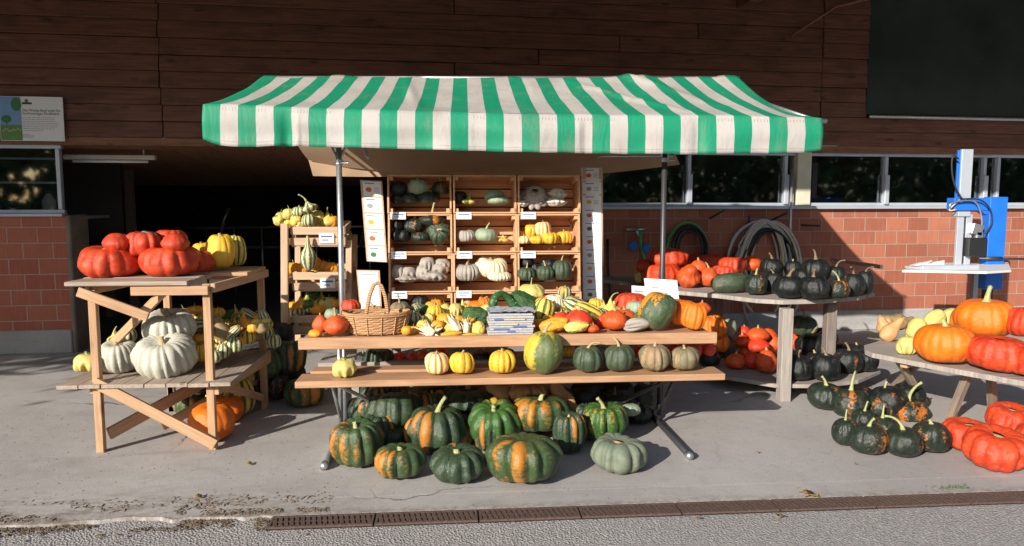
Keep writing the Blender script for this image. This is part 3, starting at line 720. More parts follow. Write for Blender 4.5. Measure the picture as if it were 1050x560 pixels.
# canister and twine behind the left window
c0 = toW(B(50, 205, .45)[0], .45, lz + .0)
mb = MB(); mb.tube([c0, c0 + Vector((0, 0, .16)), c0 + Vector((0, 0, .21)), c0 + Vector((0, 0, .235))], [.065, .065, .035, .022], 14)
can = mb.build('canister', M['white'], smooth=True); tag(can, 'white plastic canister standing behind the left barn window', 'canister')
mb = MB(); mb.tube([c0 + Vector((0, 0, .232)), c0 + Vector((0, 0, .265))], .024, 12); mb.build('cap', M['inkgreen'], can)
c0 = toW(B(12, 208, .45)[0], .45, lz + .06); mb = MB()
for i in range(26):
    r = rnd.uniform(.08, .17); a0 = rnd.uniform(0, 6); t = Matrix.Rotation(rnd.uniform(-.7, .7), 3, 'X') @ Matrix.Rotation(rnd.uniform(-.5, .5), 3, 'Y')
    mb.tube([c0 + t @ Vector((math.cos(a0 + u * .5) * r * 1.3, math.sin(a0 + u * .5) * r, rnd.uniform(-.03, .05))) for u in range(12)], .007, 5)
tag(mb.build('twine_coil', M['greennet'], smooth=True), 'tangled turquoise twine heap behind the left barn window', 'twine')

# hoses, tap, pipe on the right wall ---------------------------------
def arc_hose(cx, cy, rx, ry, a0, a1, lift, r, tail=None, jitter=0.0):
    pts = []
    for i in range(25):
        a = R(a0 + (a1 - a0) * i / 24); px, py = cx + rx * math.cos(a), cy - ry * math.sin(a)
        x, z = B(px, py); pts.append(toW(x + jitter * noise.noise(Vector((i * .3, cx, lift))), -lift, z))
    return pts
hr = empty('hose_coil', toW(B(782, 225)[0], -.05, B(782, 225)[1])); tag(hr, 'thick coil of grey and cream hoses hung on wall pegs', 'hose')
def sub(parent, mb, name, mat, **k):
    o = mb.build(name, mat, parent, **k)
    o.matrix_parent_inverse = parent.matrix_basis.inverted()
    return o
bpy.context.view_layer.update()
ms = [('hosegrey', 13), ('hosecream', 2), ('rubber', 6)]; idx = 0
for mn, cnt in ms:
    for k in range(cnt):
        rx = rnd.uniform(17, 34); ry = rnd.uniform(36, 58); cy = 226 + ry + rnd.uniform(-1, 6) ; cx = 782 + rnd.uniform(-7, 9)
        if mn == 'hosecream': rx, ry, cx, cy = 21 + k * 9, 50, 778 + k * 5, 277
        if mn == 'rubber': rx += 2; cy += 6
        mb = MB(); mb.tube(arc_hose(cx, cy, rx, ry, rnd.uniform(-60, -5), rnd.uniform(185, 240), .05 + .012 * (idx % 8), .014 + .002 * rnd.random(), jitter=.02), .0125 + .003 * rnd.random(), 7)
        sub(hr, mb, 'hose', M[mn], smooth=True); idx += 1
mb = MB()
for p, q in (((768, 229), (759, 221)), ((791, 226), (797, 218)), ((822, 231), (830, 231))):
    a = toW(*(lambda t: (t[0], 0, t[1]))(B(*p))); b = toW(*(lambda t: (t[0], -.22, t[1]))(B(*q))); mb.tube([a, b], .012, 7)
sub(hr, mb, 'peg', M['darksteel'])
h2 = empty('garden_hose', toW(B(703, 250)[0], -.05, B(703, 250)[1])); bpy.context.view_layer.update()
tag(h2, 'green and black hose looped over a hook behind red pumpkins', 'hose')
for k, (mn, rx, ry) in enumerate((('hosegreen', 20, 27), ('rubber', 17, 24), ('rubber', 14, 21), ('rubber', 18, 23), ('rubber', 12, 18))):
    mb = MB(); mb.tube(arc_hose(703, 255, rx, ry, -50, 215, .06 + .02 * k, .014), .013, 8); sub(h2, mb, 'hose', M[mn], smooth=True)
mb = MB(); p = [B(688, 247), B(681, 262), B(676, 285), B(690, 300), B(731, 318)]; mb.tube([toW(a, -.07, b) for a, b in p[:3]], .012, 8); a = [toW(*(lambda t: (t[0], -.08, t[1]))(B(730, y))) for y in (285, 300, 318)]; mb.tube(a, .013, 8); sub(h2, mb, 'hose', M['hosegreen'], smooth=True)
mb = MB(); mb.tube([toW(*(lambda t: (t[0], 0, t[1]))(B(728, 224))), toW(*(lambda t: (t[0], -.25, t[1]))(B(733, 215)))], .012, 7); sub(h2, mb, 'hook', M['darksteel'])
mb = MB(); pts = [B(655, 237), B(655, 250), B(660, 268), B(664, 290)]; mb.tube([toW(a, -.06, b) for a, b in pts], .014, 8); 
tp = empty('water_tap', toW(B(651, 236)[0], 0, B(651, 236)[1])); bpy.context.view_layer.update(); tag(tp, 'wall tap with blue handles and short green hose on shaded brick', 'tap')
sub(tp, mb, 'hose', M['hosegreen'], smooth=True)
mb = MB(); x, z = B(650, 235); mb.tube([toW(x - .1, -.05, z), toW(x + .12, -.05, z)], .02, 8); mb.tube([toW(x, 0, z), toW(x, -.1, z), toW(x + .02, -.1, z - .08)], .016, 8); sub(tp, mb, 'spout', M['galv'], smooth=True)
mb = MB(); x, z = B(647, 252); mb.tube([toW(x, -.07, z), toW(x, -.09, z)], [.055, .05], 14); x, z = B(660, 254); mb.tube([toW(x, -.07, z), toW(x, -.09, z)], [.05, .045], 14); sub(tp, mb, 'handle', M['bluevalve'])
mb = MB(); pts = [B(622, 245), B(622, 270), B(624, 300), B(628, 318)]; mb.tube([toW(a, -.04, b) for a, b in pts], .016, 8); tag(mb.build('wall_pipe', M['rubber'], smooth=True), 'thin black cable pipe on shaded brick beside the white variety poster', 'pipe')
mb = MB(); x, z = B(809, 160); mb.tube([toW(x, -.085, sz + .45), toW(x, -.085, .55)], .016, 10); tag(mb.build('downpipe', M['galv'], smooth=True), 'slim grey vertical pipe in front of window post above the hose coil', 'pipe')

# trees added out of view to shade the left wall, and the wood across the road
def tree(loc, h, cr, seed, label):
    rg = random.Random(seed); t = empty('shade_tree', loc); tag(t, label, 'tree')
    mb = MB(); mb.tube([(0, 0, -.1), (.05, 0, h * .3), (-.05, .08, h * .55), (0, 0, h * .85)], [.2, .15, .11, .03], 10)
    for i in range(9):
        a = rg.uniform(0, 6.3); z = h * rg.uniform(.35, .7); L = cr * rg.uniform(.6, 1)
        mb.tube([(0, 0, z), (math.cos(a) * L * .5, math.sin(a) * L * .5, z + L * .25), (math.cos(a) * L, math.sin(a) * L, z + L * .4)], [.07, .045, .015], 6)
    mb.build('trunk', M['bark'], t, smooth=True)
    mb = MB(); cl = [Vector((rg.gauss(0, cr * .45), rg.gauss(0, cr * .45), h * .66 + rg.gauss(0, cr * .26))) for _ in range(46)]
    for c in cl:
        for _ in range(270):
            p = c + Vector((rg.gauss(0, 1), rg.gauss(0, 1), rg.gauss(0, .8))) * cr * .17; e = Euler((rg.uniform(0, 6), rg.uniform(0, 6), rg.uniform(0, 6))).to_matrix(); s = rg.uniform(.04, .09)
            mb.add([p + e @ Vector(q) * s for q in ((-1, 0, 0), (0, -.6, .1), (1, 0, 0), (0, .6, .1))], [(0, 1, 2, 3)])
    mb.build('crown', M['leaf'], t)
tree((-9.6, 1.7, 0), 6.3, 2.1, 3, 'leafy tree added out of view left of the forecourt to shade the wall')
tree((-8.3, 3.2, 0), 5.2, 1.5, 9, 'smaller leafy tree added out of view near the barn corner for shade')
mb = MB(); rg = random.Random(5)
for i in range(22000):
    x = rg.uniform(-45, 60); b = 6.0 + 2.2 * noise.noise(Vector((x * .12, 0, 0))); z = rg.uniform(0, 1) ** .8 * (b + 2.0 * noise.noise(Vector((x * .5, 3, 0))))
    p = Vector((x, -26 + rg.gauss(0, 1.6), z)); e = Euler((rg.uniform(0, 6), rg.uniform(0, 6), rg.uniform(0, 6))).to_matrix(); s = rg.uniform(.2, .5)
    mb.add([p + e @ Vector(q) * s for q in ((-1, 0, 0), (0, -.6, .1), (1, 0, 0), (0, .6, .1))], [(0, 1, 2, 3)])
tag(mb.build('woods', M['leaf']), kind='stuff')

# ================================================================== AWNING STALL
YF, YR, YB = 5.1, 6.2, 6.75
aw = empty('market_awning', (0.3, 5.5, 0)); bpy.context.view_layer.update()
tag(aw, 'green and white striped market awning on grey poles over the stall', 'awning')
def interp(tab, x):
    for (a, b), (c, d) in zip(tab[:-1], tab[1:]):
        if x <= c: return b + (d - b) * (x - a) / (c - a)
    return tab[-1][1]
TT = [(208, 107), (247, 107.5), (304, 110.5), (439, 115), (524, 117), (620, 118.5), (753, 119), (843, 121)]
TB = [(209, 143), (218, 147), (228, 149.5), (262, 151), (280, 149), (304, 150), (338, 151), (420, 153), (524, 156), (620, 157.5), (709, 158), (800, 157), (828, 156.5), (843, 154)]
NU = 210; NV = 26; NW = 12; vs = []; uvs = []
for i in range(NU + 1):
    u = i / NU; pf = 208 + u * 635; pb = 271 + u * 485
    A = atY(pf, interp(TT, pf), YF); ytop = 77.5 + (1.8 * noise.noise(Vector((u * 9, 0, 0)))) + 1.5 * math.sin(u * 3.14) - 2.2 * math.exp(-((u - .80) / .02) ** 2) ; Bk = atY(pb, ytop, YR)
    sagk = .022 + (.012 if u < .5 else .055) * (abs(2 * u - 1) ** 5)
    for j in range(NV + 1):
        v = j / NV; p = Bk.lerp(A, v)
        p.z -= sagk * 4 * v * (1 - v) * 1.0
        dr = u - .80 - (1 - v) * -.06
        p.z += (.010 * math.sin((u * 46 + v * 5)) * math.sin(math.pi * v) * (1 if u > .55 else .45) + .012 * noise.noise(Vector((u * 22 + v * 4, v * 2.2, 0)))) * (1 - .7 * v)
        p.z += .022 * math.exp(-(((u - .62 - .20 * v) / .012) ** 2)) * math.sin(math.pi * v) + .022 * math.exp(-(((u - .77 - .16 * v) / .014) ** 2)) * (1 - v) + .014 * math.exp(-(((u - .30 - .05 * v) / .01) ** 2)) * math.sin(math.pi * v)
        vs.append(p); uvs.append((u, .1 + .0 * v + v * 0 + (1 - v) * .9))
    Bo = atY(pf, interp(TB, pf), YF - .01)
    for j in range(1, NW + 1):
        v = j / NW; p = A.lerp(Bo, v)
        p.y += -.012 * math.sin(math.pi * min(1, v * 1.4)) + .007 * v * math.sin(u * 41 + 2.6 * math.sin(u * 17)) + .034 * v * noise.noise(Vector((u * 14, v, 2))) + .05 * math.exp(-((u - .135) / .010) ** 2) * v + .04 * math.exp(-((u - .80) / .009) ** 2) * (v ** .5) * .6
        p.y += (-.022 if .152 < u < .61 else 0) * min(1, v * 2.5) - .02 * math.exp(-((u - .152) / .004) ** 2) * v
        p.z += .006 * noise.noise(Vector((u * 30, 5, 5))) * v
        vs.append(p); uvs.append((u, .09 - .09 * v))
K = NV + NW + 1; fs = []
for i in range(NU):
    for j in range(K - 1): a = i * K + j; fs.append((a, a + 1, a + K + 1, a + K))
mb = MB(); mb.add(vs, fs); me = mb.mesh('canopy'); ul = me.uv_layers.new(name='uv')
for p in me.polygons:
    for li in p.loop_indices: ul.data[li].uv = uvs[me.loops[li].vertex_index]
cn = link('canopy', me, M['awning'], aw, True); cn.matrix_parent_inverse = aw.matrix_basis.inverted()
m = cn.modifiers.new('thick', 'SOLIDIFY'); m.thickness = .0015
# rear slope (canvas underside) and lit rear hem
vs = []; nB = 80
for i in range(nB + 1):
    u = i / nB; pt = 274 + u * 478; pb = 316 + u * 376
    yb = 164 + 15 * min(1, u * 4.2) - 22 * max(0, u - .25) / .75 * (1 if u > .25 else 0) + 1.2 * math.sin(u * 21)
    a = atY(pt, 80, YR - .01); b = atY(pb, yb, YB)
    for j in range(9): v = j / 8; p = a.lerp(b, v); p.z -= .07 * 4 * v * (1 - v) ; p.y += .02 * noise.noise(Vector((u * 8, v * 3, 9))); vs.append(p)
mb = MB(); mb.add(vs, [(i * 9 + j, i * 9 + 9 + j, i * 9 + 10 + j, i * 9 + j + 1) for i in range(nB) for j in range(8)]); sub(aw, mb, 'rear_canopy', M['tarp'], smooth=True)
vs = []
for i in range(nB + 1):
    u = i / nB; pb = 316 + u * 376; yb = 164 + 15 * min(1, u * 4.2) - 22 * max(0, u - .25) / .75 * (1 if u > .25 else 0) + 1.2 * math.sin(u * 21)
    y2 = 180.5 + .8 * math.sin(u * 9) - 12 * max(0, u - .72) / .28
    a = atY(pb, yb - 1, YB + .02); b = atY(pb + 5, max(y2, yb + .6), YB + .03)
    for j in range(4): p = a.lerp(b, j / 3); p.y += .015 * math.sin(u * 60) * j / 3; vs.append(p)
mb = MB(); mb.add(vs, [(i * 4 + j, i * 4 + 4 + j, i * 4 + 5 + j, i * 4 + j + 1) for i in range(nB) for j in range(3)]); sub(aw, mb, 'rear_hem', M['tarp'], smooth=True)
def pole(px, pyt, Y, r=.020):
    t = atY(px, pyt, Y); 
    b = Vector((t.x, Y, 0)); mb = MB(); mb.tube([b, Vector((t.x, Y, 1.05)), Vector((t.x, Y, 1.06)), Vector((t.x, Y, t.z + .18))], [r * 1.12, r * 1.12, r, r], 14)
    o = sub(aw, mb, 'pole', M['galv'] if px < 500 else M['darksteel'], smooth=True)  # right pole coloured dark for the shadow it stands in
    mb = MB(); mb.tube([b, b + Vector((0, 0, .012))], .05, 14); sub(aw, mb, 'pole_foot', M['galv']); mb = MB(); mb.tube([Vector((t.x, Y, t.z - .03)), Vector((t.x, Y, t.z + .0))], r * 1.5, 12)
    for s in (-1, 1):
        mb.tube([Vector((t.x, Y, t.z - .02)), Vector((t.x + s * .07, Y, t.z + .14))], .009, 7)
    mb.tube([Vector((t.x + .02, Y - .02, t.z - .02)), Vector((t.x + .07, Y - .03, t.z - .02))], .008, 6)
    sub(aw, mb, 'bracket', M['galv']); return t
T1 = pole(347.5, 164, 5.3); T2 = pole(681.5, 162, 5.3)
mb = MB()
a = atY(212, 113, YF + .03); b = atY(839, 124, YF + .03); mb.tube([a, b + (b - a).normalized() * .06], .016, 10)
c = atY(270, 80, YR); d = atY(752, 80, YR); mb.tube([c, d + (d - c).normalized() * .05], .016, 10)
e = atY(318, 163, YB); f = atY(690, 160, YB); mb.tube([e, f], .014, 8)
for p, q in ((a, c), (b, d)): mb.tube([p, q - Vector((0, 0, .12))], .013, 8)
for t in (T1, T2): mb.tube([Vector((t.x, 5.3, t.z + .12)), Vector((t.x, YR, t.z + .50))], .013, 8); mb.tube([Vector((t.x, 5.3, t.z + .12)), Vector((t.x, YF + .03, t.z + .02 + .06))], .013, 8)
mb.tube([atY(375, 150, 5.6), atY(375, 160, 5.6), atY(378, 163, 5.6)], .010, 7)
sub(aw, mb, 'frame', M['galv'], smooth=True)
# ================================================================== FURNITURE
def root(name, loc, label, cat, group=None):
    o = empty(name, loc); tag(o, label, cat, group); return o
def V3(x, y, z): return Vector((x, y, z))

# left two tier display table ---------------------------------------
fl, fr, rr, rl = atZ(104, 463, 0), atZ(220, 463, 0), atZ(273, 418, 0), atZ(176, 420, 0)
Yf = (fl.y + fr.y) / 2 + .02; Yr = 5.52; xl, xr = atY(104, 460, Yf).x, atY(219, 460, Yf).x; xrr = rr.x; ZT, ZS = 1.04, .44
lt = root('display_table', (xl, Yf, 0), 'two tier pine display table with crossed braces at the left', 'table')
def leg(x, y, h, parent, mat='pine', w=.046, t=.042):
    mb = MB(); mb.box((x, y, h / 2), (w, t, h)); return sub(parent, mb, 'leg', M[mat], bevel=.003)
leg(xl, Yf, ZT - .03, lt); leg(xr, Yf, ZT, lt); leg(xrr + .0, Yr, ZT, lt); leg(atY(176, 400, Yr).x, Yr, ZT - .03, lt)
leg(xl + .10, Yr, ZS, lt)
mb = MB(); x0 = atY(69, 290, Yf - .03).x; x1 = atY(194, 290, Yf - .03).x
for i in range(4): mb.box(((x0 + x1) / 2 + rnd.uniform(-.01, .01), Yf - .02 + i * .125, ZT + .012 - (.002 if i % 2 else 0)), (x1 - x0, .118, .026))
sub(lt, mb, 'top_board', M['pine_grey'], bevel=.003)
mb = MB(); x0 = atY(190, 277, 5.3).x; x1 = atY(263, 277, 5.3).x
for i in range(4): mb.box(((x0 + x1) / 2, 5.13 + i * .122, ZT + .014 - (.002 if i % 2 else 0)), (x1 - x0, .116, .026))
sub(lt, mb, 'top_board', M['pine'], bevel=.003)
mb = MB()
mb.beam((atY(138, 295, Yf).x, Yf - .048, ZT - .035), (xr + .025, Yf - .048, ZT - .035), .055, .03)
mb.beam((xr + .04, Yf - .02, ZT - .025), (xrr + .04, Yr + .02, ZT - .025), .055, .03)
mb.beam((xl, Yr - .04, ZT - .035), (xrr, Yr - .04, ZT - .035), .055, .03)
mb.beam((xl - .03, Yf, ZT - .035), (xl + .07, Yr, ZT - .035), .055, .03)
mb.beam((xr + .038, Yf - .02, ZS - .05), (xrr + .038, Yr + .02, ZS - .05), .08, .03)
mb.beam((xl - .038, Yf, ZS - .045), (xl + .06, Yr, ZS - .045), .06, .03)
mb.beam((xl - .03, Yr, ZS - .045), (xrr, Yr, ZS - .045), .06, .03)
[sub(lt, m1, 'rail', M['pine'], bevel=.003) for m1 in mb.split()]
mb = MB(); x0 = atY(62, 388, Yf - .02).x; xx = x0; n = 0
while xx < xr + .02:
    w = .128; xe = xx + w * .5; mb.box((xe, (Yf + Yr) / 2 - .02 + rnd.uniform(-.01, .01), ZS - .012 + (n % 2) * .002), (w - .005, Yr - Yf + .12, .024), None, 1); xx += w; n += 1
mb.box((xr + .085, 5.15, ZS - .011), (.10, Yr - Yf - .2, .022), None, 1)
sub(lt, mb, 'shelf_board', M['pine_grey'], bevel=.002)
mb = MB()
mb.beam(atY(97, 392, Yf - .045), atY(221, 456, Yf - .045), .065, .022, (0, 0, 1)); sub(lt, mb, 'brace', M['pine'], bevel=.002)
mb = MB(); mb.beam((xl + .03, Yf + .04, .10), (xrr - .06, Yr - .05, .42), .075, .025); sub(lt, mb, 'brace', M['pine'], bevel=.002)
mb = MB(); mb.beam(atY(167, 437, 4.95), (xrr - .05, Yr - .1, .28), .06, .022); sub(lt, mb, 'brace', M['pine'], bevel=.002)
mb = MB(); mb.beam((xr + .012, Yf + .05, .40), (xrr, Yr - .05, .10), .05, .022); sub(lt, mb, 'brace', M['pine'], bevel=.002)
mb = MB(); mb.beam(atY(80, 299, Yf - .07), atY(152, 325, Yf - .07), .058, .022); sub(lt, mb, 'brace', M['pine'], bevel=.002)
mb = MB(); mb.beam(atY(173, 294, Yf + .05), atY(116, 352, Yf + .32), .055, .022); sub(lt, mb, 'brace', M['pine'], bevel=.002)

# centre beer table with a bench plank in front ------------------------
ZB, ZU = .50, .72
xa, xb = atY(302, 388, 4.30).x, atY(744, 386, 4.30).x
ua, ub = atY(306, 352, 4.46).x, atY(735, 345, 4.46).x
ct = root('folding_table', ((xa + xb) / 2, 4.8, 0), 'long folding stall table with a low front plank under the awning', 'table')
mb = MB(); mb.box(((xa + xb) / 2, 4.40, ZB - .02), (xb - xa, .20, .040)); sub(ct, mb, 'front_plank', M['bench'], bevel=.004)
mb = MB(); mb.box(((xa + xb) / 2 - .02, 4.575, ZB - .008), (xb - xa - .14, .13, .040)); sub(ct, mb, 'front_plank', M['bench'], bevel=.004)
mb = MB(); mb.box(((ua + ub) / 2, 4.465, ZU - .028), (ub - ua, .034, .070), Matrix.Rotation(R(-.0), 3, 'Y')); sub(ct, mb, 'front_lip', M['bench'], bevel=.004)
mb = MB()
for i in range(4): mb.box(((ua + ub) / 2, 4.60 + i * .236, ZU - .022 - (i % 2) * .002), (ub - ua - .02, .232, .03))
sub(ct, mb, 'table_top', M['bench'], bevel=.003)
for X in (-.755, 1.40):
    mb = MB(); mb.tube([V3(X, 4.22, .022), V3(X, 5.45, .022)], .019, 8)
    mb.tube([V3(X - .02, 5.0, .02), V3(X - .02, 5.0, ZU - .04)], .017, 8); mb.tube([V3(X + .02, 4.94, .02), V3(X + .02, 4.94, ZU - .04)], .015, 8)
    mb.tube([V3(X, 4.95, .46), V3(X, 4.36, .45)], .015, 8); mb.tube([V3(X, 4.52, .45), V3(X, 4.9, .08)], .012, 8)
    sx = 1 if X < 0 else -1
    mb.tube([V3(X + sx * .05, 4.42, .45), V3(X + sx * .24, 4.80, .22), V3(X + sx * .36, 5.0, .06)], .013, 8)
    sub(ct, mb, 'leg_frame', M['galv'] if X < 0 else M['darksteel'], smooth=True)
    for y0 in (4.20, 5.43): mb = MB(); mb.tube([V3(X, y0, .022), V3(X, y0 + .05, .022)], .023, 10); sub(ct, mb, 'foot', M['galv'], smooth=True)
mb = MB(); mb.tube([V3(-.7, 5.02, .10), V3(1.38, 5.02, .10)], .013, 8); sub(ct, mb, 'stretcher', M['darksteel'], smooth=True)
# low rear bench
rb = root('low_bench', (.35, 5.25, 0), 'low grey bench hidden behind the long folding table', 'bench')
mb = MB(); mb.box((.35, 5.32, .40), (2.6, .30, .035)); sub(rb, mb, 'seat', M['board_grey'], bevel=.003)
for x in (-.7, 1.4):
    mb = MB(); mb.box((x, 5.32, .19), (.05, .26, .38)); sub(rb, mb, 'leg', M['board_grey'])

# crates ---------------------------------------------------------------
CW, CH, CD = .495, .302, .30
def crate_mesh():
    mb = MB(); w, h, d = CW - .006, CH - .004, CD
    for s in (-1, 1):      # solid ends, now left and right cheeks
        mb.box((s * (w / 2 - .007), d / 2, h / 2), (.014, d, h - .002), None, 1)
    for z_, n in ((.006, 0), (h - .006, 0)):      # long sides = floor and roof, two slats each
        for i in range(3): mb.box((0, .048 + i * .100, z_), (w - .03, .092, .011), None, 0)
    for i in range(4): mb.box((0, d - .006, .045 + i * .073), (w - .03, .010, .062), None, 0)
    for s in (-1, 1):
        for z_ in (.026, h - .026): mb.box((s * (w / 2 - .028), d / 2, z_), (.026, d - .03, .028), Matrix.Rotation(s * .0, 3, 'Y'), 1)
    return mb.mesh('crate')
cm = crate_mesh(); cm.materials.append(M['crate'])
def tagmesh(w=.115, h=.055):
    mb = MB(); mb.box((0, 0, 0), (w, .002, h), None, 0, 0)
    mb.box((0, -.0018, .010), (w * .74, .001, .009), None, 0, 1); mb.box((-.01, -.0018, -.010), (w * .42, .001, .006), None, 0, 1)
    me = mb.mesh('price_tag'); me.materials.append(M['paper']); me.materials.append(M['inkblue']); return me
tm = tagmesh()
LEAN = R(7)
base = V3(atY(431, 300, 5.62).x, 5.62, 0)
rowname = ['bottom', 'third', 'second', 'top']; colname = ['left', 'middle', 'right']
st = root('crate_stand', (base.x + .5, 5.75, 0), 'low wooden stand under the wall of open fruit crates', 'stand')
mb = MB(); zb0 = .545
mb.box((base.x + .5, 5.80, zb0 - .02), (1.6, .36, .036)); sub(st, mb, 'top', M['board_grey'])
for x in (-.2, 1.2):
    mb = MB(); mb.box((base.x + x, 5.8, (zb0 - .04) / 2), (.05, .30, zb0 - .04)); sub(st, mb, 'leg', M['board_grey'])
# local frame of the leaning stack
LR = Matrix.Rotation(-LEAN, 3, 'X')
CR = {}
for r in range(4):
    for c in range(3):
        o = bpy.data.objects.new('wooden_crate', cm); COL.objects.link(o)
        off = LR @ V3(c * (CW + .002), 0, r * CH); off.x += rnd.uniform(-.004, .004)
        o.location = V3(base.x, base.y, zb0 + .002) + off; o.rotation_euler = (-LEAN, 0, rnd.uniform(-.01, .01))
        CR[(3 - r, c)] = o.location.copy()
        tag(o, 'open wooden fruit crate, %s row and %s column of the crate wall' % (rowname[r], colname[c]), 'crate', 'crates stacked as a display wall')
        if r > 0:
            t = bpy.data.objects.new('price_tag', tm); COL.objects.link(t); t.parent = o; t.location = (-CW / 2 + .085, -.006, -.018); t.rotation_euler = (R(-4), 0, 0)
def crate_face_Y(row, frac=.45):      # row 0 = top ; world Y of a point inside the crate
    return CR[(row, 0)].y + frac * CD * .8

# left rack of three slanting crates -------------------------------------
rk = root('crate_rack', (atY(310, 300, 6.3).x, 6.3, 0), 'tall pale wooden rack holding three slatted trays of gourds', 'rack')
ya, yb_ = 6.12, 6.55
lxa = atY(290.5, 260, ya).x; lxb = atY(277, 260, yb_).x; rxa = atY(352, 260, ya).x
for (x, y, zt_) in ((lxa, ya, 1.36), (lxa + .02, yb_, 1.42), (rxa + .02, ya + .1, 1.22), (rxa + .02, yb_, 1.25)):
    mb = MB(); mb.box((x, y, zt_ / 2), (.058 if y == ya else .05, .04, zt_), Matrix.Rotation(R(1.5), 3, 'Y')); sub(rk, mb, 'post', M['rackwood'], bevel=.004)
mb = MB()
for z_ in (.55, .88, 1.20): mb.beam((lxa - .005, ya, z_), (lxa + .015, yb_, z_), .05, .03)
mb.beam((lxa, yb_, .4), (rxa, yb_, .4), .05, .03)
[sub(rk, m1, 'rail', M['rackwood'], bevel=.003) for m1 in mb.split()]
def tray_mesh(W, D, Hh):
    mb = MB()
    for y in (-D / 2, D / 2):
        for i in range(2): mb.box((0, y, .045 + i * (Hh - .06)), (W, .012, .062), None, 0)
    for x in (-W / 2, W / 2):
        for i in range(2): mb.box((x, 0, .045 + i * (Hh - .06)), (.014, D, .062), None, 1)
    for i in range(5): mb.box((0, -D / 2 + .04 + i * (D - .08) / 4, .008), (W, .07, .010), None, 0)
    for x in (-W / 2 + .02, W / 2 - .02):
        for y in (-D / 2 + .018, D / 2 - .018): mb.box((x, y, Hh / 2 + .01), (.03, .022, Hh + .02), None, 2)
    return mb.mesh('tray')
TW = rxa - lxa - .05; trm = tray_mesh(TW, .36, .15); trm.materials.append(M['rackwood'])
TRAYZ = []
for k, (py, nm) in enumerate(((251, 'top'), (297, 'middle'), (341, 'bottom'))):
    p = atY(322, py, 6.16); TRAYZ.append(p.z)
    o = bpy.data.objects.new('slatted_tray', trm); COL.objects.link(o); o.location = ((lxa + rxa) / 2 + .035, 6.34, p.z + .0); o.rotation_euler = (R(6), 0, 0)
    tag(o, 'slatted pale wooden tray, %s one on the left gourd rack' % nm, 'tray', 'trays on the left gourd rack')
    if k < 2:
        t = bpy.data.objects.new('price_tag', tm); COL.objects.link(t); t.parent = o; t.location = (.07, -.195, .075); t.scale = (1.05, 1, 1.5)

# posters --------------------------------------------------------------
def board(name, quad_px, Y, label, cat, frame=None, cards=0, single=None, lean=.05):
    a, b, c, d = [atY(*p, Y) for p in quad_px]      # tl tr br bl
    a.y += lean; b.y += lean
    o = root(name, (a + b + c + d) / 4, label, cat)
    def Q(u, v, off=0.0):
        p = (a.lerp(b, u)).lerp(d.lerp(c, u), v); return p + nrm * off
    nrm = (b - a).cross(d - a).normalized(); nrm = nrm if nrm.y < 0 else -nrm
    def slab(nm, u0, u1, v0, v1, off, t, mat):
        f = [Q(u0, v0, off), Q(u1, v0, off), Q(u1, v1, off), Q(u0, v1, off)]; bk = [p - nrm * t for p in f]
        mb = MB(); mb.add(f + bk, [(3, 2, 1, 0), (4, 5, 6, 7), (0, 1, 5, 4), (1, 2, 6, 5), (2, 3, 7, 6), (3, 0, 4, 7)]); return sub(o, mb, nm, mat)
    slab('panel', 0, 1, 0, 1, 0, .018, frame or M['paper'])
    if cards:
        rg = random.Random(len(label))
        for k in range(cards):
            v0, v1 = (k + .06) / cards, (k + .96) / cards; m_ = .10 if frame else .02
            cd = slab('card', m_, 1 - m_ * .6, v0, v1, .003, .002, M['paper'])
            h = v1 - v0
            for nm, u0, u1, q0, q1, mt in (('heading', .18, .62, .10, .16, 'inkblue'), ('text_line', .60, .86, .42, .46, 'inkgrey'), ('text_line', .60, .82, .55, .59, 'inkgrey'), ('text_line', .60, .86, .68, .72, 'inkgrey')):
                s_ = slab(nm, u0, u1, v0 + h * q0, v0 + h * q1, .0045, .001, M[mt]); s_.parent = cd; s_.matrix_parent_inverse = Matrix.Identity(4)
            cu, cv = .36, v0 + h * .56; mb = MB(); col = M[('inkred', 'inkyellow', 'inkgreen', 'inkgrey', 'inkred')[(k * 3 + cards) % 5]]
            asp = ((d - a).length) / ((b - a).length); r = .13 * (1 if cards > 6 else 1.1)
            pts = [Q(cu, cv, .0046)] + [Q(cu + r * math.cos(t_), cv + r * .8 / asp * math.sin(t_), .0046) for t_ in [6.283 * i / 14 for i in range(14)]]
            mb.add(pts, [(0, 1 + i, 1 + (i + 1) % 14) for i in range(14)]); q = sub(o, mb, 'pumpkin_print', col); q.parent = cd; q.matrix_parent_inverse = Matrix.Identity(4)
    if single:
        m_ = .07 if frame else 0
        if frame: slab('sheet', m_, 1 - m_, .04, .97, .003, .002, M['paper'])
        mb = MB(); rg = random.Random(3)
        def bar(u0, u1, v0, v1):
            mb.add([Q(u0, v0, .0052), Q(u1, v0, .0052), Q(u1, v1, .0052), Q(u0, v1, .0052)], [(3, 2, 1, 0)])
        for (u0, u1, v, h) in single: bar(u0, u1, v, v + h)
        sub(o, mb, 'printed_text', M['inkgrey'])
    return o
board('variety_board', [(368.5, 184.5), (391, 185.5), (397, 269), (376, 268)], 5.72, 'tilted wooden board with five white pumpkin variety cards beside crates', 'notice board', M['rackwood'], 5)
board('price_board', [(364.5, 277.5), (388.5, 278), (391.5, 318), (369, 317.5)], 5.66, 'small framed white price list below the tilted variety board', 'notice board', M['rackwood'], 0,
      [(.25, .75, .10, .025)] + [(.2, .2 + .5 * (.6 + .4 * ((i * 7) % 3) / 2), .20 + i * .055, .012) for i in range(13)])
vp = board('variety_poster', [(597, 172), (617.5, 172), (617.5, 308), (598, 308)], 5.86, 'tall narrow white poster with a column of pumpkin variety pictures', 'poster', None, 10, lean=.04)
